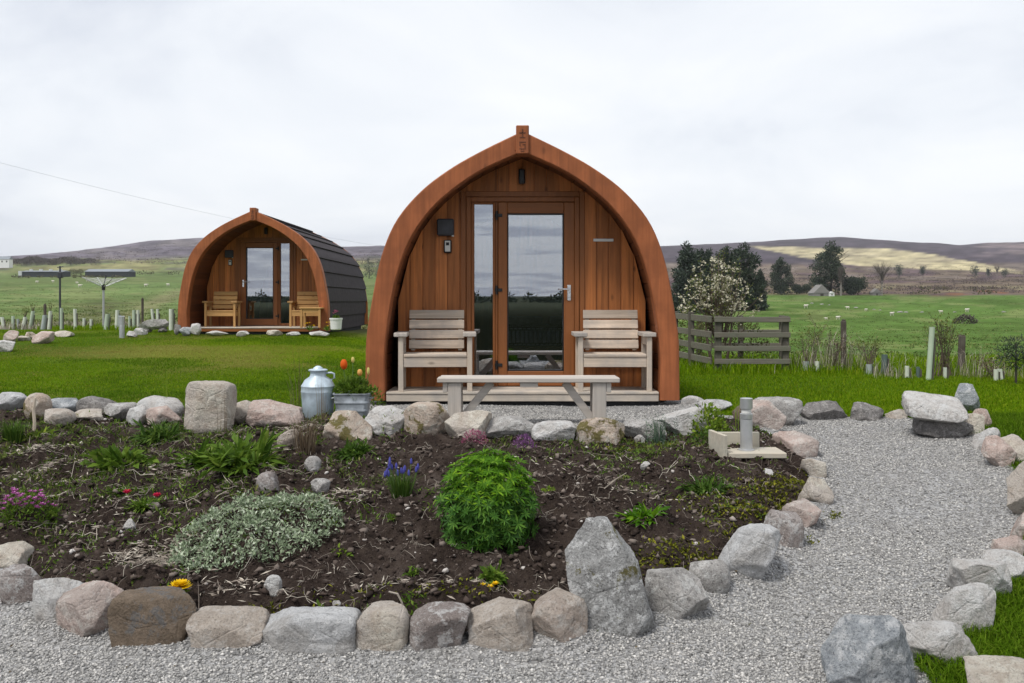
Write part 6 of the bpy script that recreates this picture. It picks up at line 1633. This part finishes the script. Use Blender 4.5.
p = at(60, 27); h = EYE - (266 - HY) / F * 27 - p.z; o = thing('lamp_post', 'tall thin dark post with a small lamp head left of the clothes dryer', 'lamp post', p)
MB().tube([(0, 0, -.1), (0, 0, h)], [.035, .025], 8).build('pole', 'charcoal_metal', o); MB().box(-.06, .08, -.06, .06, h - .36, h - .18, .015).build('lamp_head', 'charcoal_metal', o); MB().tube([(-.08, 0, h - .04), (.10, 0, h - .02)], .015, 6).build('crossarm', 'charcoal_metal', o)
p = at(103.5, 25.5); k_ = 25.5 / F; hp = EYE - (290 - HY) * k_ - p.z; o = thing('clothes_dryer', 'half folded rotary clothes dryer on a pale pole on the left lawn edge', 'clothes dryer', p)
MB().tube([(0, 0, -.05), (0, 0, hp)], .03, 10).build('pole', 'brushed_steel', o, smooth=True)
MB().tube([(0, 0, hp), (0, 0, hp + .14)], .05, 10).build('hub', 'black_plastic', o); MB().tube([(.0, 0, hp + .1), (.08, 0, hp + .42)], .018, 8).build('upper_pole', 'charcoal_metal', o)
ends = [Vector((-.52, -.2, hp + .36)), Vector((-.38, .45, hp + .36)), Vector((.54, .25, hp + .34)), Vector((.42, -.4, hp + .30))]
for e in ends: MB().tube([(0, 0, hp + .08), e], .014, 6).build('arm', 'brushed_steel', o)
mb = MB()
for f_ in (.5, .66, .82, .98):
    Q = [Vector((0, 0, hp + .08)).lerp(e, f_) for e in (ends[0], ends[1], ends[2], ends[3], ends[0])]
    for a, b in zip(Q[:-1], Q[1:]): mb.tube([a, a.lerp(b, .5) + Vector((0, 0, -.03)), b], .006, 4)
mb.build('washing_line', 'white_plastic', o, recalc=False)['kind'] = 'stuff'

# ------------------------------------------------------------------ far buildings, sheep, stones, cable
plain('shed_wall', (0.024, 0.03, 0.034), 0.8); plain('shed_roof', (0.21, 0.235, 0.26), 0.6); plain('shed_light', (0.5, 0.52, 0.52), 0.6)
plain('hut_stone', (0.20, 0.19, 0.18), 0.9); plain('wool', (0.62, 0.58, 0.50), 0.95); plain('dark_face', (0.05, 0.045, 0.04), 0.9)
def shed(label, x0, x1, eave, base, ridge, d, dep):
    a = (x0 - CX) / F * d; b = (x1 - CX) / F * d; zb = EYE - (base - HY) / F * d; ze = EYE - (eave - HY) / F * d - zb; zr_ = EYE - (ridge - HY) / F * d - zb; o = thing('farm_shed', label, 'shed', ((a + b) / 2, d, zb)); L = (b - a) / 2
    MB().box(-L, L, 0, dep, -4, ze, .05).build('wall', 'shed_wall', o)
    V = [(-L - .4, -.5, ze), (L + .4, -.5, ze), (L + .4, dep / 2, zr_), (-L - .4, dep / 2, zr_), (-L - .4, dep + .5, ze), (L + .4, dep + .5, ze)]
    MB().put(V, [(0, 1, 2, 3), (3, 2, 5, 4), (0, 3, 4), (1, 5, 2), (0, 4, 5, 1)]).build('roof', 'shed_roof', o); return o, L, ze, zr_, dep
o, L, ze, zr_, dp = shed('long low dark shed with small roof vents beyond the left field', 22, 63, 271.6, 278.0, 270.3, 690, 12)
for q in range(4): MB().box(-L + 3 + q * 7.5, -L + 5 + q * 7.5, dp / 2 - 1, dp / 2 + 1, zr_ - .3, zr_ + 1.0, .1).build('roof_vent', 'shed_light', o)
MB().box(-L - 3.2, -L - .45, .5, dp - .5, -4, ze + .5, .1).build('end_bay', 'shed_light', o)
shed('long dark shed with pale roof beyond the clothes dryer', 85, 128, 271.6, 278.0, 268.8, 690, 14)
d = 900; x = (4 - CX) / F * d; o = thing('farmhouse', 'white walled house cut by the left frame edge beyond the field', 'house', (x, d, EYE + (HY - 263.5) / F * d))
MB().box(-5, 5, 0, 7, -6, 4.2, .05).build('wall', 'white_paint', o); MB().put([(-5.3, -.4, 4.2), (5.3, -.4, 4.2), (5.3, 3.5, 7.4), (-5.3, 3.5, 7.4), (-5.3, 7.4, 4.2), (5.3, 7.4, 4.2)], [(0, 1, 2, 3), (3, 2, 5, 4), (0, 3, 4), (1, 5, 2), (0, 4, 5, 1)]).build('roof', 'shed_roof', o)
for xw in (-2.6, 2.0): MB().box(xw, xw + 1.3, -.06, -.002, 1.2, 2.8, .02).build('window', 'shed_wall', o)
def hut(label, px, w_, top, base, d, mat='hut_stone', name='stone_hut', eave=.45):
    x = (px - CX) / F * d; z = EYE - (base - HY) / F * d; k_ = d / F; h = (base - top) * k_; a = w_ * k_ / 2; o = thing(name, label, 'hut', (x, d, z)); e = h * eave
    MB().box(-a, a, 0, a * 2.2, -2, e, .03).build('wall', mat, o)
    MB().put([(-a * 1.08, -.2, e), (a * 1.08, -.2, e), (0, -.2, h), (-a * 1.08, a * 2.3, e), (a * 1.08, a * 2.3, e), (0, a * 2.3, h)], [(0, 1, 2), (5, 4, 3), (0, 2, 5, 3), (2, 1, 4, 5), (1, 0, 3, 4)]).build('roof', mat, o)
    MB().box(-a * .2, a * .2, -.05, -.003, .01, e * .8, .01).build('door', 'dark_face', o)
hut('pointed grey stone hut below the tallest conifer', 822, 16, 284.5, 296, 405, eave=.25)
hut('small grey gabled cottage left of the bare grey tree', 877, 8, 288.5, 296, 418)
hut('low white outbuilding at the right side of the stone hut', 832, 5, 291.5, 295.5, 404, 'white_paint', 'outbuilding', .6)
def sheep(label, px, py, wpx, flip, group):
    p = ray(px, py + wpx * .35, ymin=45); s_ = wpx * p.y / F / 1.15; s_ = min(max(s_, .5), 2.4)
    o = thing('sheep', label, 'sheep', p, 0.25 if flip else PI - .2, group); o.scale = (s_, s_, s_)
    mb = MB()
    prof = [(-.55, .66, .03), (-.52, .66, .14), (-.40, .64, .24), (-.15, .60, .27), (.15, .61, .27), (.34, .66, .23), (.44, .74, .15), (.52, .80, .11), (.62, .78, .10), (.72, .70, .06), (.75, .68, .02)]
    n = 10; V = [(x, r * .85 * math.cos(2 * PI * k / n), z + r * math.sin(2 * PI * k / n)) for x, z, r in prof for k in range(n)]
    Fc = [(i * n + k, i * n + (k + 1) % n, (i + 1) * n + (k + 1) % n, (i + 1) * n + k) for i in range(len(prof) - 1) for k in range(n)] + [list(range(n)), [(len(prof) - 1) * n + k for k in range(n)]]
    mb.put(V, Fc)
    for x in (-.34, .28):
        for y in (-.12, .12): mb.tube([(x, y, .55), (x + (-.03 if x < 0 else .0), y, .30), (x, y, .0)], [.07, .045, .035], 6)
    for y in (-.09, .09): mb.tube([(.55, y * .7, .86), (.53, y * 1.9, .85)], [.03, .012], 5)
    mb.build('body', 'wool', o, smooth=True)
SH = 'sheep grazing in the right field'
for lb, a in [('sheep grazing above the rail fence end post', (806, 306.5, 5, 1)), ('sheep left of the first dark post top', (838, 318, 5, 1)), ('sheep on the old wall line right of the stone hut', (847.5, 308, 4, 0)), ('sheep right of the one by the stone hut', (866, 310, 3.4, 1)),
              ('sheep in the middle of the right field wall line', (892, 314, 5, 1)), ('sheep above the leafless olive shrub', (941, 312, 4, 0)), ('sheep by the grey scrub in the right field', (967, 310.5, 5, 1)), ('small sheep low in the field between two others', (826, 319, 2.6, 0))]: sheep(lb, *a, SH)
SH = 'sheep grazing in the left field'
for lb, a in [('sheep left of the tall dark lamp post below the shed', (37, 282, 3, 1)), ('sheep just left of the tall dark lamp post', (53, 281.5, 3, 0)), ('sheep between the lamp post and the clothes dryer, lower one', (80, 286, 4, 1)), ('sheep between the lamp post and the clothes dryer, upper one', (77, 283, 3, 0)),
              ('sheep behind the clothes dryer arms', (88, 281, 3.4, 1)), ('sheep right of the clothes dryer', (146, 285.5, 4, 1)), ('sheep nearest the farther pod arch', (168, 285, 3.6, 0))]: sheep(lb, *a, SH)
GF = 'grey stones along the old wall line in the right field'
for q, px in enumerate([812, 822, 829, 856, 874, 880, 900, 906, 922, 955, 1004]):
    py = 303.5 + (px - 812) * .10 if px < 900 else 312.5 - (px - 900) * .002; p = ray(px, py, ymin=60)
    V, Fc = rock_mesh(900 + q, 2.6, 3); s_ = R.uniform(.25, .5); o = np_mesh('field_stone', V * np.array([s_ * 1.5, s_, s_ * .7]), Fc, ROCK['dark'], None, True); o.location = p
    tag(o, 'grey field stone in the old wall line across the right pasture', 'stone', GF)
p = ray(970, 324, ymin=60); mound('grey_scrub', 'low grey scrub patch in the right field', 'bush', 970, 324, 22, 8, 3, 500, .4, .4, 'bare_twigs', p=p)
p0 = Vector(((-14 - CX) / F * 38, 38, EYE + (HY - 159) / F * 38)); p1 = Vector(((420 - CX) / F * 60, 60, EYE + (HY - 252) / F * 60)); mb = MB(); P = []
for q in range(25):
    f_ = q / 24; P.append(p0.lerp(p1, f_) - Vector((0, 0, .9 * 4 * f_ * (1 - f_) * .4)))
mb.tube(P, .0045, 5); tag(mb.build('overhead_cable', 'shed_roof', None, recalc=False), 'thin overhead cable crossing the sky above the farther pod', 'cable')
